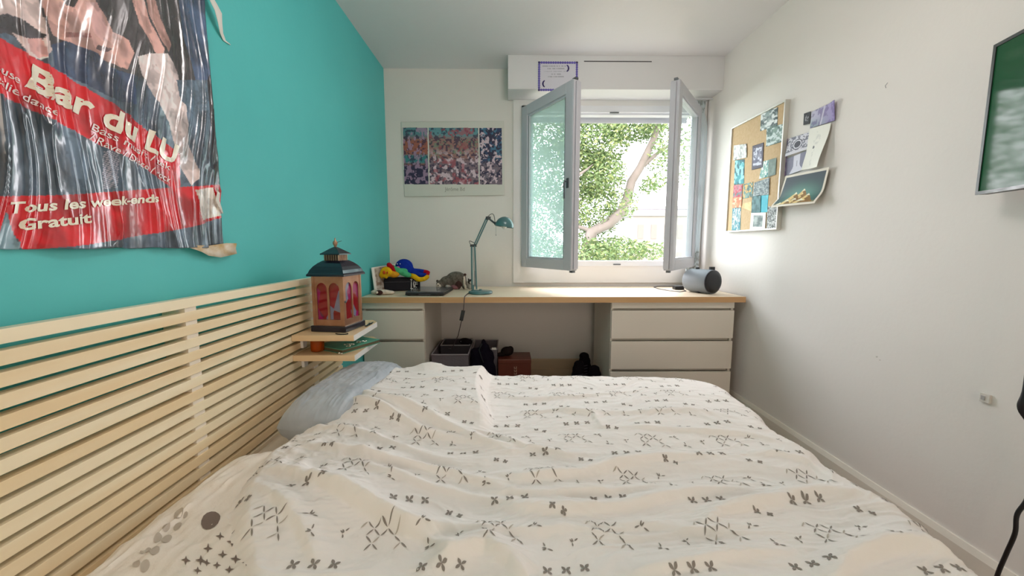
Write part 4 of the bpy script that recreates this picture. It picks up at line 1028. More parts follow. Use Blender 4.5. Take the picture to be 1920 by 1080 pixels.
def eye(A, B, P):
    n1 = fbm(A*16, B*14, 3); C = np.tile(L3(214, 212, 222), A.shape+(1,))
    r = np.sqrt(((A-.5)*1.35)**2+(B-.50)**2)
    w = sst(.5, .56, n1)*(B < .82); C = C*(1-w[..., None])+L3(120, 120, 136)*w[..., None]
    C[(r < .30) & (r > .25)] = L3(90, 90, 104); C[(r <= .25) & (r > .19)] = L3(216, 216, 226); C[r <= .19] = L3(70, 70, 82); return C
card('ornament_print', 'black and white print with a round medallion beside the cork board', 'print', cw_((122, 402), (322, 338), (306, 500), (104, 572)), 'x', WX, eye, n=(70, 50), bend=lambda A, B: .002+.010*B*(1-A))
def robe(A, B, P):
    C = np.tile(L3(124, 124, 146), A.shape+(1,)); C *= (.85+.3*fbm(A*12, B*12, 3)[..., None])
    m_ = (np.abs(A-.5) < .16+.16*sst(.6, 1, B)) & (B > .02); C[m_] = L3(212, 212, 226); m_ = (np.abs(A-.52) < .02) & (np.abs(B-.5) < .16); C[m_] = L3(150, 150, 168); return C
card('robe_print', 'grey print with a pale gown shape below the medallion print', 'print', cw_((102, 590), (306, 510), (286, 682), (92, 755)), 'x', WX-.001, robe, n=(60, 50))
def sprig(A, B, P):
    C = np.tile(L3(232, 231, 222), A.shape+(1,)); n1 = fbm(A*14, B*18, 3)
    w = (np.abs(A-.42-.06*np.sin(B*7)) < .05+.12*np.exp(-((B-.3)/.12)**2))*sst(.46, .56, n1)*(B > .12)*(B < .92)*.35; C = C*(1-w[..., None])+L3(176, 178, 176)*w[..., None]
    m_ = (((A-.36)/.05)**2+((B-.48)/.035)**2) < 1; C[m_] = L3(110, 112, 116); return C
card('drawing_sheet', 'long curling white sheet with a faint pencil sprig on the white wall', 'drawing', cw_((325, 310), (527, 250), (450, 668), (268, 700)), 'x', WX-.004, sprig, n=(50, 90), bend=lambda A, B: .004+.030*A**2*sst(.1, 1, B)+.012*(1-A)*sst(.5, 1, B))
def peaks(A, B, P):
    C = np.tile(L3(40, 52, 66), A.shape+(1,)); w = np.exp(-(((A-.55)/.38)**2+((B-.72)/.35)**2)); C = C*(1-w[..., None])+L3(92, 150, 136)*w[..., None]
    w = sst(.86, .95, B); C = C*(1-w[..., None])+L3(150, 140, 96)*w[..., None]
    for (px_, top, hw) in ((.60, .50, .22), (.44, .58, .24), (.74, .66, .18), (.50, .76, .16), (.66, .80, .15), (.20, .86, .10), (.34, .78, .14)):
        base = .93; h_ = base-top; m_ = (B > top) & (B < base) & (np.abs(A-px_) < hw*(B-top)/h_)
        lit = (A < px_+.02*np.sin(B*60)); n1 = fbm(A*30, B*30, 3)
        C[m_ & lit] = (L3(232, 206, 140)*(.7+.5*n1[..., None]))[m_ & lit]; C[m_ & ~lit] = (L3(140, 104, 50)*(.7+.5*n1[..., None]))[m_ & ~lit]
        tip = m_ & (B < top+.07); C[tip] = L3(238, 234, 206)
    e_ = (A < .045) | (A > .955) | (B < .07) | (B > .94); C[e_] = L3(226, 218, 204); return C
card('peak_print', 'cream bordered print of golden peaks curling off the white wall', 'print', cw_((100, 752), (512, 668), (430, 1012), (4, 1052)), 'x', WX-.010, peaks, n=(110, 90), bend=lambda A, B: .004+.030*sst(.45, 1, B)**2+.010*np.sin(A*PI)*B, thick=.001)
card('violet_paper', 'narrow violet paper edge sticking out behind the cork board', 'paper', cw_((80, 425), (112, 400), (95, 748), (52, 760)), 'x', XR-.003, photo(L3(110, 88, 130), L3(70, 60, 96), L3(150, 130, 166), 2, 5, 21), n=(10, 30))

# TV on a swivel arm at the right
far_t = at(1868, 82, 'x', 1.50); 
TH = math.radians(16.5); ux = Vector((math.sin(TH), math.cos(TH), 0)); nx_ = Vector((-math.cos(TH), math.sin(TH), 0))
org = Vector((1.50, 1.262, 1.315)); Wt, Ht = .80, .452
def TM(a, h, d): return org - ux*a + Vector((0, 0, h)) + nx_*d
t = thing('television', 'dark bezel television on a swivel arm reflecting the green trees', 'television', (1.5, 1.0, 1.31))
Mx = Matrix(((-ux.x, nx_.x, 0, org.x), (-ux.y, nx_.y, 0, org.y), (0, 0, 1, org.z), (0, 0, 0, 1)))
MB().box(0, Wt, -.028, -.001, 0, Ht, bev=.003).xf(Mx).build('back_shell', M_black, t)
b = MB(); w = .010
b.box(0, w, -.001, .005, 0, Ht).box(Wt-w, Wt, -.001, .005, 0, Ht).box(w, Wt-w, -.001, .005, 0, w).box(w, Wt-w, -.001, .005, Ht-w, Ht)
b.xf(Mx).build('bezel', mat('tv_bezel', rgb(40, 48, 46), .3, coat=.4), t)
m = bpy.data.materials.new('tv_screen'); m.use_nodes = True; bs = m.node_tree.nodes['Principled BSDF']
bs.inputs['Base Color'].default_value = rgb(28, 84, 52); bs.inputs['Roughness'].default_value = .06; bs.inputs['IOR'].default_value = 1.5; bs.inputs['Specular IOR Level'].default_value = .25  # black screen tinted green: tree reflection put into the base colour
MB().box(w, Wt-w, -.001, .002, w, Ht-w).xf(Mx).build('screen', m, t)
pc = TM(.42, .22, -.030); 
b = MB().tube([pc, (XR-.03, pc.y+.10, pc.z)], .018).box(XR-.018, XR-.001, pc.y+.02, pc.y+.18, pc.z-.10, pc.z+.10); b.build('swivel_arm', M_black, t)
c = [TM(.30, .02, -.030), at(1935, 560, 'x', 1.53), at(1932, 640, 'x', 1.52), at(1922, 735, 'x', 1.50), at(1918, 768, 'x', 1.50), at(1930, 800, 'x', 1.51), at(1938, 880, 'x', 1.53), at(1926, 935, 'x', 1.53), at(1907, 965, 'x', 1.52), at(1903, 1000, 'x', 1.52), at(1886, 1040, 'x', 1.52), at(1868, 1085, 'x', 1.52), at(1850, 1160, 'x', 1.52), (1.50, .98, .006), (1.45, .85, .006)]
pts = [Vector(p) for p in c]; out = []
for i in range(len(pts)-1):
    g = lambda q: pts[max(0, min(len(pts)-1, q))]
    p0, p1, p2, p3 = g(i-1), g(i), g(i+1), g(i+2)
    for k in range(6):
        u = k/6.; out.append(.5*((2*p1)+(-p0+p2)*u+(2*p0-5*p1+4*p2-p3)*u*u+(-p0+3*p1-3*p2+p3)*u**3))
rr = [.0055+.006*math.exp(-((q.z-.69)/.03)**2) for q in out]
MB().tube(out, rr, n=10).build('power_cable', M_black, t)
# little wall fittings and marks
p = at(1850, 747, 'x', XR)
t = thing('wall_socket', 'small pale square wall socket low on the white wall', 'socket', (XR, p.y, p.z-.014))
MB().box(XR-.008, XR, p.y-.014, p.y+.014, p.z-.014, p.z+.016, bev=.002).build('plate', mat('socket_plastic', rgb(214, 208, 200), .4), t)
MB().box(XR-.0095, XR-.0078, p.y-.002, p.y+.009, p.z-.006, p.z+.008, bev=.0006).build('cover', mat('socket_grey', rgb(176, 172, 170), .4), t)
p = at(1660, 161, 'x', XR-.001)
o = MB().tube([(XR-.0015, p.y-.004, p.z-.010), (XR-.002, p.y, p.z), (XR-.0035, p.y-.012, p.z+.008)], .0009, n=5).build('nail', M_steel, None, p); tagm(o, 'tiny bent nail high on the white wall right of the prints', 'nail')
for (u, v, r, lb) in ((1644, 669, .004, 'small chipped plaster spot low on the white wall, upper of the two'), (1650, 675, .003, 'small chipped plaster spot low on the white wall, lower of the two')):
    p = at(u, v, 'x', XR-.0005); b = MB()
    b.prism([(XR-.0012, p.y+r*(1+.4*math.sin(k*2.3))*math.cos(k*PI/4), p.z+r*(1+.4*math.cos(k*1.7))*math.sin(k*PI/4)) for k in range(8)], (.001, 0, 0))
    tagm(b.build('plaster_chip', mat('chipped_plaster', rgb(196, 190, 184), .9), None, p), lb, 'wall mark')

# gathered sheer curtain in the corner of the window
m_c = bpy.data.materials.new('sheer_curtain'); m_c.use_nodes = True; nt = m_c.node_tree; bs = nt.nodes['Principled BSDF']
aa = nt.nodes.new('ShaderNodeAttribute'); aa.attribute_name = 'print'; nt.links.new(aa.outputs['Color'], bs.inputs['Base Color']); bs.inputs['Roughness'].default_value = .9
bs.inputs['Transmission Weight'].default_value = .0
trn = nt.nodes.new('ShaderNodeBsdfTransparent'); mxs = nt.nodes.new('ShaderNodeMixShader'); mxs.inputs[0].default_value = .22
nt.links.new(bs.outputs[0], mxs.inputs[1]); nt.links.new(trn.outputs[0], mxs.inputs[2]); nt.links.new(mxs.outputs[0], nt.nodes['Material Output'].inputs[0])
A, B = np.meshgrid(np.linspace(0, 1, 120), np.linspace(0, 1, 150), indexing='ij')
wd = .085-.040*np.exp(-((B-.02)/.03)**2)*0+.0
Xc_ = 1.488+(A-.5)*(.100-.045*np.exp(-((B-.055)/.04)**2)+.012*B)+.006*np.sin(B*6)
Yc_ = 3.135+.020*np.sin(A*PI*9+.8*np.sin(B*5))*(.35+.65*B)-.006*B
Zc_ = 2.262-B*1.43
nn = fbm(A*10, B*90, 3); Cc = np.tile(L3(214, 226, 230), A.shape+(1,))
msk = ((B < .07) | (B > .80)) & (nn > .53); Cc[msk] = L3(150, 158, 156)
t = thing('sheer_curtain', 'gathered sheer white curtain hanging in the corner right of the open window', 'curtain', (1.49, 3.13, .83))
color_mesh('cloth', np.stack([Xc_, Yc_, Zc_], -1), Cc, m_c, t)
MB().tube([(1.43, 3.13, 2.272), (1.577, 3.13, 2.272)], .004, n=8).build('rod', M_pvc, t)

# ------------------------------------------------------------------ bed
BXL, BXR, BYN, BYF = -.865, .93, .02, 1.80
t = thing('bed', 'low double bed with cream fitted sheet beside the slatted headboard', 'bed', (.08, .9, 0))
b = MB(); b.box(BXL+.03, BXR-.03, BYN+.03, BYF-.03, .12, .27, bev=.01); b.build('divan_base', mat('dark_bed_base', rgb(60, 52, 50), .8), t)
for x in (BXL+.08, BXR-.08):
    for y in (BYN+.1, BYF-.1): MB().lathe([(.022, 0), (.028, .12)], n=16, M=Matrix.Translation((x, y, 0))).build('leg', M_black, t)
MB().box(BXL, BXR, BYN, BYF, .25, .460, bev=.045).build('mattress', M_sheet, t)
for f_ in t.children[-1].data.polygons: f_.use_smooth = True

def ridge(X, Y, pts, amp, wid, asym=1.0):
    """crest line given in the room's x, y; returns the height it adds"""
    best = np.full(X.shape, 1e9); along = np.zeros(X.shape); n = len(pts)-1; sgn = np.zeros(X.shape)
    for i in range(n):
        x0, y0 = pts[i]; x1, y1 = pts[i+1]; dx, dy = x1-x0, y1-y0; L2 = dx*dx+dy*dy+1e-9
        tt = np.clip(((X-x0)*dx+(Y-y0)*dy)/L2, 0, 1); ex, ey = X-(x0+tt*dx), Y-(y0+tt*dy); d = np.sqrt(ex*ex+ey*ey)
        m = d < best; best = np.where(m, d, best); along = np.where(m, (i+tt)/n, along); sgn = np.where(m, ey, sgn)
    w_ = np.where(sgn < 0, wid*.8, wid*1.9)
    return amp*np.exp(-(best/w_)**2)*np.clip(np.sin(np.clip(along, 0.02, .98)*PI), 0, 1)**.6
_rg = [
 ([(667, 749), (696, 772), (755, 784), (815, 802), (874, 820), (960, 850)], .020, .016),
 ([(619, 758), (667, 775), (720, 793), (785, 814), (960, 842)], .018, .015),
 ([(566, 855), (637, 870), (726, 879), (844, 888), (960, 915)], .020, .015),
 ([(660, 888), (726, 900), (815, 918), (960, 936)], .013, .012),
 ([(566, 802), (607, 814), (667, 826), (760, 850), (870, 872)], .013, .013),
 ([(564, 922), (655, 947), (765, 985), (910, 990), (1093, 978)], .018, .020),
 ([(500, 905), (535, 915), (670, 962), (800, 1000), (860, 1050)], .014, .014),
 ([(900, 889), (980, 897), (1088, 889), (1168, 867), (1249, 856), (1383, 851)], .018, .018),
 ([(870, 812), (921, 816), (980, 840), (1061, 856), (1150, 850)], .009, .013),
 ([(900, 915), (1007, 923), (1141, 918), (1249, 905)], .013, .014),
 ([(927, 940), (1034, 950), (1168, 942), (1303, 918), (1400, 908)], .015, .016),
 ([(1319, 970), (1355, 949), (1428, 933), (1537, 917), (1630, 918)], .018, .016),
 ([(1555, 1085), (1592, 1040), (1665, 1018), (1738, 1014), (1800, 1030)], .024, .020),
 ([(1180, 1062), (1246, 1055), (1355, 1033), (1428, 1024), (1500, 1020)], .014, .018),
 ([(800, 1060), (850, 1030), (910, 1014), (960, 1040), (990, 1075)], .022, .022),
 ([(1060, 770), (1180, 775), (1290, 770), (1400, 785)], .009, .018),
 ([(1130, 800), (1250, 805), (1400, 812), (1480, 830)], .010, .014),
 ([(930, 735), (1000, 742), (1090, 738), (1200, 728)], .009, .018),
 ([(960, 770), (1040, 765), (1110, 775), (1130, 800)], .009, .014),
 ([(1400, 850), (1450, 848), (1520, 862), (1560, 890)], .010, .014),
 ([(1100, 985), (1200, 970), (1300, 985), (1420, 975)], .008, .016),
 ([(480, 930), (520, 960), (570, 1010), (600, 1060)], .012, .016),
]
RG = [([(lambda q: (q.x, q.y))(at(u, v, 'z', .56)) for u, v in p], a, w_) for p, a, w_ in _rg]
def Hd(X, Y):
    """top of the duvet"""
    h = np.full(X.shape, .533)+.012*fbm(X*2.2, Y*2.2, 2)
    h += .060*np.exp(-(((X+.52)/.26)**2+((Y-.92)/.30)**2)**1.3)          # over the near pillow
    lump = sst(-.66, -.50, X)*(1-sst(-.115, -.060, X+.02*np.sin(Y*9)))*sst(1.12, 1.36, Y)*(1-sst(1.70, 1.80, Y))
    h += .064*lump
    h += .032*np.exp(-(((X+.355)/.07)**2+((Y-1.74)/.05)**2))
    h += .016*np.exp(-(((X-.1)/.25)**2+((Y-1.05)/.16)**2))+.010*np.exp(-(((X-.65)/.3)**2+((Y-1.25)/.2)**2))
    for p, a, w_ in RG: h += ridge(X, Y, p, a*1.35, w_*.85)
    wob = fbm(X*3, Y*3, 2)*.35
    h += .011*(1-np.abs(2*vn(X*2.2+wob*3, (Y+wob)*14)-1))*sst(.1, .6, fbm(X*3+7, Y*4, 2))
    h += .0030*(1-np.abs(2*vn(X*5+wob*8, (Y+wob)*36+5)-1))**2+.0016*(1-np.abs(2*vn(X*14+Y*9+wob*9, (Y-X*.2+wob)*60+2)-1))**2+.0022*fbm(X*40, Y*55, 2)
    g = np.exp(-(((X+.52)/.22)**2+((Y-1.02)/.28)**2)); h += .012*g*(fbm(X*26+Y*9, Y*26, 3)-.5)*2   # crinkles near the pillow edge
    return h
LT = [(.10, -.46), (.55, -.47), (.65, -.50), (.77, -.595), (.87, -.655), (.96, -.68), (1.08, -.71), (1.19, -.71), (1.30, -.685), (1.42, -.635), (1.52, -.59), (1.62, -.555), (1.72, -.555), (2.2, -.60)]
def xleft(T): return np.interp(T, [p[0] for p in LT], [p[1] for p in LT])+.008*(vn(T*14, T*0+3)-.5)
def drape(Q, E, r, slope=.10):
    d = Q-(E-r); a = np.clip(d/r, 0, PI/2)
    pos = np.where(d <= 0, Q, np.where(d < r*PI/2, E-r+r*np.sin(a), E+(d-r*PI/2)*slope))
    dz = np.where(d <= 0, 0, np.where(d < r*PI/2, -(r-r*np.cos(a)), -(r+(d-r*PI/2))))
    return pos, dz
def EX(T): return .940+.014*np.sin(T*9)+.010*np.sin(T*23+1)+.02*sst(1.2, 1.6, T)-.05*sst(1.65, 1.85, T)
def EY(S_): return 1.815+.006*np.sin(S_*8)-.12*sst(.72, 1.02, S_)**1.5
def duvet_pt(S_, T):
    x, dx = drape(S_, EX(T), .085); y, dy = drape(T, EY(S_), .06)
    h = Hd(np.minimum(S_, EX(T)+.02), np.minimum(T, EY(S_)))
    z = h+np.minimum(dx, dy)+.25*np.maximum(dx, dy)
    # left hem sinks onto the pillows
    dl = S_-xleft(T); z = z-.030*(1-sst(0, .06, dl))
    x = x+.010*np.sin(T*30)*sst(0, -.15, dx); y = y+.008*np.sin(S_*24)*sst(0, -.15, dy)
    return x, y, np.maximum(z, .14)
ni, nj = 560, 560
Tt = np.concatenate([np.linspace(.30, 1.2, 360, endpoint=False), np.linspace(1.2, 2.08, 200)])
A_ = np.linspace(0, 1, ni)
A2, T2 = np.meshgrid(A_, Tt, indexing='ij')
XLf = xleft(T2); S2 = XLf+A2*(1.28-XLf)
Xd, Yd, Zd = duvet_pt(S2, T2)
Vd = np.stack([Xd, Yd, Zd], -1).reshape(-1, 3)
idx = np.arange(ni*len(Tt)).reshape(ni, len(Tt))
Fd = np.stack([idx[:-1, :-1], idx[1:, :-1], idx[1:, 1:], idx[:-1, 1:]], -1).reshape(-1, 4)
# underside and hem: second shell 18 mm below at the borders only
verts = Vd.tolist(); faces = Fd.tolist(); mats_ = [0]*len(faces)
rim = list(idx[0, :])+list(idx[1:, -1])+list(idx[-1, :-1][::-1])+list(idx[1:-1, 0][::-1])
base_n = len(verts)
for k, r_ in enumerate(rim):
    x, y, z = verts[r_]; verts.append((x+(.012 if r_ in set(idx[0, ::1]) else -.004), y-(.004), z-.018))
for k in range(len(rim)):
    a, c_ = rim[k], rim[(k+1) % len(rim)]; faces.append([a, c_, base_n+(k+1) % len(rim), base_n+k]); mats_.append(0)
# printed motifs: slim petals lying on the cloth
PV, PF, PM = [], [], []
def petal(x0, y0, x1, y1, w_, mi, fat=.45):
    n_ = 7; u = np.linspace(0, 1, n_); dx, dy = x1-x0, y1-y0; L = math.hypot(dx, dy); nx, ny = -dy/L, dx/L
    prof = w_*np.sin(PI*u**(fat+.35))**.8
    cx_, cy_2 = x0+dx*u, y0+dy*u
    for sgn in (-1, 0, 1):
        PV.append(np.stack([cx_+nx*prof*sgn, cy_2+ny*prof*sgn], -1))
    b0 = sum(len(q) for q in PV)-3*n_
    for i in range(n_-1):
        for r_ in (0, 1): PF.append([b0+r_*n_+i, b0+r_*n_+i+1, b0+(r_+1)*n_+i+1, b0+(r_+1)*n_+i]); PM.append(mi)
def star(cx, cy, r, a=.78, mi=1, w_=.0030):
    for k in range(4):
        q = a+k*PI/2; petal(cx, cy, cx+r*math.cos(q), cy+r*math.sin(q), w_, mi, .9)
def sprigm(cx, cy, r, a, mi=1):
    c_, s_ = math.cos(a), math.sin(a)
    for (x0, y0, x1, y1) in ((-1.2, -.5, -.3, 0), (-.2, 0, .1, .8), (-.1, -.1, .5, .5), (.3, -.2, 1.2, -.6)):
        petal(cx+r*(x0*c_-y0*s_), cy+r*(x0*s_+y0*c_), cx+r*(x1*c_-y1*s_), cy+r*(x1*s_+y1*c_), .0016, mi, .5)
def lattice(cx, cy, a, sc=1.0):
    w_, h_ = .0165*sc, .0200*sc; c_, s_ = math.cos(a), math.sin(a)
    E1 = [((-2, 2), (-1, 1)), ((-1, 1), (0, 2)), ((0, 2), (1, 1)), ((-1, 1), (0, 0)), ((0, 0), (1, 1)), ((1, 1), (2, 2)), ((1, 1), (2, 0)), ((-1, 1), (-2, 0)), ((0, 0), (-1, -1)),
          ((-2, 0), (-1, -1)), ((2, 0), (3, -1)), ((2, 0), (3, 1)), ((3, -1), (2, -2)), ((3, -1), (4, -2)), ((-1, -1), (-2, -2)), ((-1, -1), (0, -2)), ((-2, 2), (-3, 1))]
    for k, (p, q) in enumerate(E1):
        x0, y0, x1, y1 = p[0]*w_, p[1]*h_, q[0]*w_, q[1]*h_
        mi = 2 if k in (8, 12, 16, 11) else 1
        m_ = .06; X0, Y0, X1, Y1 = x0+(x1-x0)*m_, y0+(y1-y0)*m_, x1-(x1-x0)*m_, y1-(y1-y0)*m_
        petal(cx+X0*c_-Y0*s_, cy+X0*s_+Y0*c_, cx+X1*c_-Y1*s_, cy+X1*s_+Y1*c_, .0019*sc, mi, .5)
rs = random.Random(5)
rowy = .37; r_i = 0
while rowy < 2.05:
    x = -.74+(.118 if r_i % 2 else 0)+rs.uniform(-.01, .01)
    while x < 1.26:
        jx, jy = rs.uniform(-.008, .008), rs.uniform(-.008, .008); a = rs.uniform(-.18, .18)
        lattice(x+jx, rowy+jy, a, .86)
        sprigm(x+.085+jx, rowy+.020+jy, .013, a+rs.uniform(-.8, .8)); sprigm(x+.100, rowy-.030, .012, a+2.2)
        sprigm(x-.078, rowy-.012, .010, a+1.2)
        for k in range(3): star(x+.062+k*.036-.07, rowy+.105+.004*k+jy, .0118, .78+a)
        if rs.random() < .8:
            star(x+.125, rowy+.075, .0095, .78-a)
            star(x+.150, rowy+.066, .008, .3)
        x += .236
    rowy += .196; r_i += 1
XY = np.concatenate(PV); Sx, Ty = XY[:, 0], XY[:, 1]
inside = Sx > xleft(Ty)+.015
px_, py_, pz_ = duvet_pt(Sx, Ty)
e_ = .004
ax_, ay_, az_ = duvet_pt(Sx+e_, Ty); bx_, by_, bz_ = duvet_pt(Sx, Ty+e_)
N = np.cross(np.stack([ax_-px_, ay_-py_, az_-pz_], -1), np.stack([bx_-px_, by_-py_, bz_-pz_], -1)); N /= np.linalg.norm(N, axis=1)[:, None]+1e-12
Pm = np.stack([px_, py_, pz_], -1)+N*.0011
b0 = len(verts); verts += Pm.tolist()
for f_, mi in zip(PF, PM):
    if all(inside[i] for i in f_): faces.append([b0+i for i in f_]); mats_.append(mi)
me = bpy.data.meshes.new('duvet'); og = np.array([.2, 1.0, .54])
me.from_pydata((np.array(verts)-og).tolist(), [], faces)
for m_ in (M_duvet, M_print, M_print2): me.materials.append(m_)
me.polygons.foreach_set('material_index', mats_); me.polygons.foreach_set('use_smooth', [True]*len(faces)); me.update()
duv = bpy.data.objects.new('duvet', me); COL.objects.link(duv); duv.location = og
tag(duv, 'rumpled white duvet printed with small grey petal motifs spread over the bed', 'duvet')

# pillows
def pillow(name, label, c, h, rz, m, amp, sd, exp=.42, flat=1.0):
    R = Matrix.Rotation(rz, 3, 'Z'); n1, n2 = 90, 110
    A, B = np.meshgrid(np.linspace(-1, 1, n1), np.linspace(-1, 1, n2), indexing='ij')
    def top(A, B):
        th = np.clip((1-A**4)*(1-B**4), 0, 1)**exp
        return th
    def surf(A, B, s):
        pinch = 1-.05*(A**2+B**2)
        X = A*h[0]*(1-.05*B**2); Y = B*h[1]*(1-.05*A**2); Z = s*h[2]*top(A, B)
        Z = Z+s*amp*(fbm(A*5+sd, B*7+sd, 3)-.5)*top(A, B)+s*amp*.8*(1-np.abs(2*vn(A*9+sd, B*4+2)-1))*top(A, B)*(.3+A**2)
        P = np.stack([X, Y, Z], -1)@np.array(R).T+np.array(c)
        return P
    tp_, bt = surf(A, B, 1), surf(A, B, -1)
    V = np.concatenate([tp_.reshape(-1, 3), bt.reshape(-1, 3)]); i0 = np.arange(n1*n2).reshape(n1, n2)
    F1 = np.stack([i0[:-1, :-1], i0[1:, :-1], i0[1:, 1:], i0[:-1, 1:]], -1).reshape(-1, 4); F2 = F1[:, ::-1]+n1*n2
    b = MB(); b.add(V.tolist(), np.concatenate([F1, F2]).tolist(), 0, True)
    return b, surf
b, _ = pillow('pillow', '', (-.628, 1.535, .545), (.125, .300, .092), math.radians(-6), M_bluepil, .012, 3.)
for v_i, v in enumerate(b.v):
    pass
o = b.build('pillow', M_bluepil, None, (-.70, 1.47, .49)); tag(o, 'blue grey satin pillow at the far end of the headboard by the shelves', 'pillow')
b, surf = pillow('pillow', '', (-.595, .80, .505), (.215, .36, .055), math.radians(2), M_sheet, .014, 9.)
np_ = len(b.v)
def onp(poly, mi):
    """printed shape on the pillow's top, outline in (a, b) pillow coordinates, filled as a fan"""
    A = np.array([[p[0] for p in poly]+[sum(p[0] for p in poly)/len(poly)]]); B = np.array([[p[1] for p in poly]+[sum(p[1] for p in poly)/len(poly)]])
    P = surf(A, B, 1)[0]; P[:, 2] += .0012; n_ = len(poly)
    b.add(P.tolist(), [[i, (i+1) % n_, n_] for i in range(n_)], mi, True)
def pil_ab(u, v):
    """pillow coordinates of a measured point"""
    q = at(u, v, 'z', .552); return ((q.x+.595)/.215, (q.y-.80)/.36)
def ell(u, v, ru, rv, ang, mi, n_=14):
    c_, s_ = math.cos(ang), math.sin(ang)
    onp([pil_ab(u+ru*math.cos(k*2*PI/n_)*c_-rv*math.sin(k*2*PI/n_)*s_, v+ru*math.cos(k*2*PI/n_)*s_+rv*math.sin(k*2*PI/n_)*c_) for k in range(n_)], mi)
ell(397, 984, 21, 14, -.75, 1)
for (u, v, a_2, b_2) in ((340, 966, 12, 7), (352, 969, 6, 3), (315, 991, 10, 6), (336, 990, 10, 6), (298, 1012, 10, 6), (314, 1016, 12, 8), (278, 1037, 7, 5), (290, 1042, 11, 8), (254, 1066, 8, 7), (270, 1070, 11, 7), (266, 1040, 3, 4)):
    ell(u, v, a_2, b_2, -.85, 2)
def star4(u, v, r):
    P = []
    for k in range(8):
        rr_ = r if k % 2 == 0 else r*.34; a = .12+k*PI/4; P.append(pil_ab(u+rr_*math.cos(a), v+rr_*math.sin(a)))
    onp(P, 1)
for (u, v, r) in ((412, 1018, 8), (433, 1026, 10), (450, 1036, 8), (388, 1039, 9), (414, 1048, 9), (437, 1057, 10), (456, 1066, 9), (346, 1062, 9), (373, 1061, 10), (384, 1064, 7), (402, 1069, 8), (424, 1078, 9), (366, 1080, 8)):
    star4(u, v, r)
o = b.build('pillow', [M_sheet, M_taupe, M_beigep], None, (-.66, .82, .49)); tag(o, 'cream pillow printed with taupe ovals and stars, nearest to the camera', 'pillow')

# ------------------------------------------------------------------ outside the window
M_bark = mat('pale_bark', rgb(138, 137, 142), .9, noise=rgb(124, 122, 126), nscale=(5, 5, 3), bump=.3, bscale=12)
M_leaf = mat('leaf_green', rgb(112, 142, 100), .6, noise=rgb(84, 116, 78), nscale=(.9, .9, .9)); 
M_leaf2 = mat('leaf_light_green', rgb(140, 160, 112), .6)
def leafy(M):
    nt = M.node_tree; bs = nt.nodes['Principled BSDF']; bs.inputs['Transmission Weight'].default_value = 0
leafy(M_leaf)
TY = 7.5
def tp3(u, v, y=TY): q = at(u, v, 'y', y); return Vector(q)
def tree(label, branches, clusters, base, nleaf, ls, parent_name='tree', seed=1, mm=(M_leaf, M_leaf2)):
    rr = random.Random(seed)
    t = thing('tree', label, 'tree', base)
    b = MB()
    for pts, r0, r1 in branches:
        pts = [Vector(p) for p in pts]; b.tube(pts, r0, n=9, r2=r1)
    b.build('trunk', M_bark, t)
    b = MB(); vs = []; fs = []; ms = []
    for (c, r, n_) in clusters:
        for k in range(int(n_*4.0)):
            while True:
                d = Vector((rr.uniform(-1, 1), rr.uniform(-1, 1), rr.uniform(-1, 1)))
                if d.length <= 1: break
            p = Vector(c)+Vector((d.x*r[0], d.y*r[1], d.z*r[2]))
            a = rr.uniform(0, 2*PI); tl = rr.uniform(-.9, .9); s = ls*rr.uniform(.6, 1.3)
            u = Vector((math.cos(a)*math.cos(tl), math.sin(a)*math.cos(tl), math.sin(tl))); w = u.orthogonal().normalized(); w = (w*math.cos(a*3)+u.cross(w)*math.sin(a*3))*.45
            i = len(vs); vs += [p-u*s, p+w*s, p+u*s, p-w*s]; fs.append([i, i+1, i+2, i+3]); ms.append(0 if rr.random() < .7 else 1)
    b.v = [tuple(v) for v in vs]; b.f = fs; b.m = ms; b.sm = [False]*len(fs)
    b.build('foliage', list(mm), t); return t
cl = []
rr = random.Random(4)
for (u, v, y, rx, rz, n_) in ((1010, 250, 8.0, 1.0, .7, 1500), (1110, 262, 7.8, .75, .55, 1300), (1190, 235, 7.8, .6, .28, 520), (1060, 330, 8.2, 1.0, .7, 1500), (1130, 330, 7.8, .45, .45, 650), (1100, 400, 8.0, .75, .55, 900),
                           (990, 400, 8.2, .8, .9, 1100), (1150, 470, 7.4, .6, .28, 500), (1100, 480, 7.4, .6, .35, 650), (1215, 470, 7.2, .35, .18, 120), (1240, 290, 7.4, .25, .35, 170), (1222, 345, 7.4, .16, .18, 110), (1275, 300, 7.6, .3, .6, 160), (1165, 385, 7.6, .25, .3, 150), (1000, 480, 8.2, .8, .5, 700), (1225, 240, 7.6, .3, .22, 200)):
    q = at(u, v, 'y', y); cl.append(((q.x, q.y, q.z), (rx, .7, rz), n_))
cl.append(((1.2, 8.0, 4.6), (2.2, 1.0, .9), 1500)); cl.append(((3.6, 8.0, 3.9), (.9, .8, .9), 400)); cl.append(((-.9, 8.2, 3.0), (.9, 1.0, 1.6), 1200))
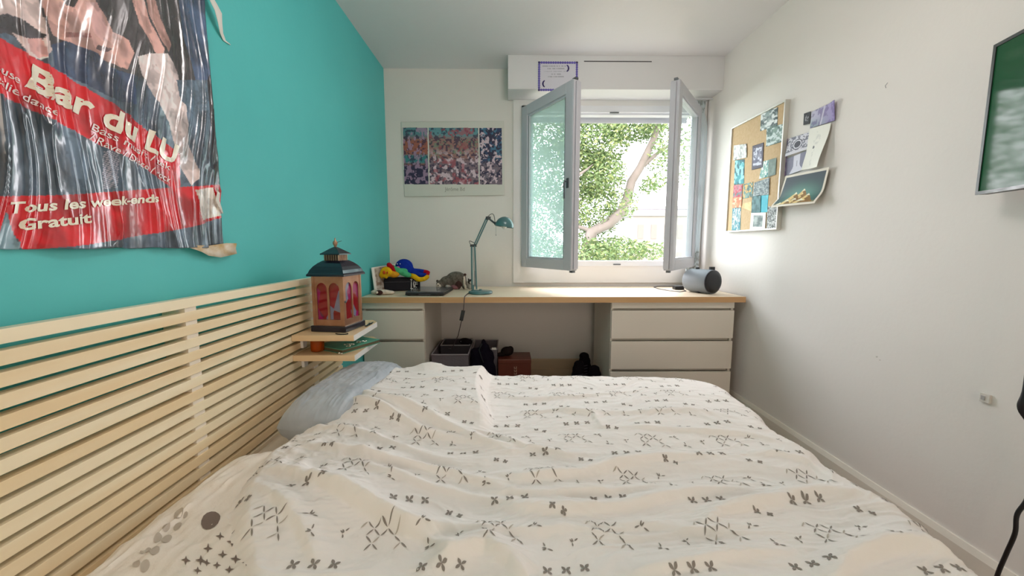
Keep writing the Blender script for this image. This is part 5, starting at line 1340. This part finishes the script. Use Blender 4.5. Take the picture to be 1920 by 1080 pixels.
br = [([(1.1, 7.9, -6), (1.15, 7.8, -2), (1.35, 7.7, .2), tuple(tp3(1110, 435)), tuple(tp3(1140, 420)), tuple(tp3(1166, 398)), tuple(tp3(1176, 372)), tuple(tp3(1184, 340)), tuple(tp3(1200, 315)), tuple(tp3(1214, 285)), tuple(tp3(1228, 255)), tuple(tp3(1240, 200))], .14, .05),
      ([tuple(tp3(1200, 315)), tuple(tp3(1218, 300)), tuple(tp3(1238, 283)), tuple(tp3(1262, 268))], .055, .02),
      ([tuple(tp3(1110, 435)), tuple(tp3(1095, 428)), tuple(tp3(1060, 420)), tuple(tp3(1020, 380))], .05, .02),
      ([tuple(tp3(1085, 328)), tuple(tp3(1100, 318)), tuple(tp3(1112, 308))], .03, .01)]
tree('leafy tree with a leaning pale branch right outside the open window', br, cl, (1.1, 7.9, -6), 0, .036)
# far building
M_facade = mat('pale_facade', rgb(170, 172, 180), .9, noise=rgb(165, 167, 175), nscale=(.3, .3, .3))
M_win = mat('facade_window', rgb(140, 142, 150), .5)
def building(x0, x1, y, z0, z1, label, cols, rows, z_top_off=.9):
    t = thing('building', label, 'building', ((x0+x1)/2, y+5, z0))
    MB().box(x0, x1, y, y+10, z0, z1).build('wall', M_facade, t)
    MB().box(x0-.2, x1+.2, y-.2, y+10.2, z1, z1+.35).build('parapet', M_facade, t)
    for r in range(rows):
        for c in range(cols):
            xx = x0+(c+.6)*(x1-x0)/(cols+.2); zz = z1-z_top_off-r*2.9
            f_ = MB().box(xx-.30, xx+.30, y-.05, y+.02, zz-1.5, zz).build('window', M_win, t)
p = at(1187, 405, 'y', 42)
building(p.x, p.x+13, 42, -9, p.z, 'pale building beyond the tree seen through the window', 9, 3)
p2 = at(1207, 395, 'y', 46)
building(p2.x, p2.x+14, 53, -9, at(1207, 392, 'y', 53).z, 'taller pale block behind the lower pale building', 7, 3)
gm = mat('outside_ground', rgb(90, 96, 76), .9)
struct(MB().box(-60, 80, 4, 120, -9.2, -9).build('ground', gm))
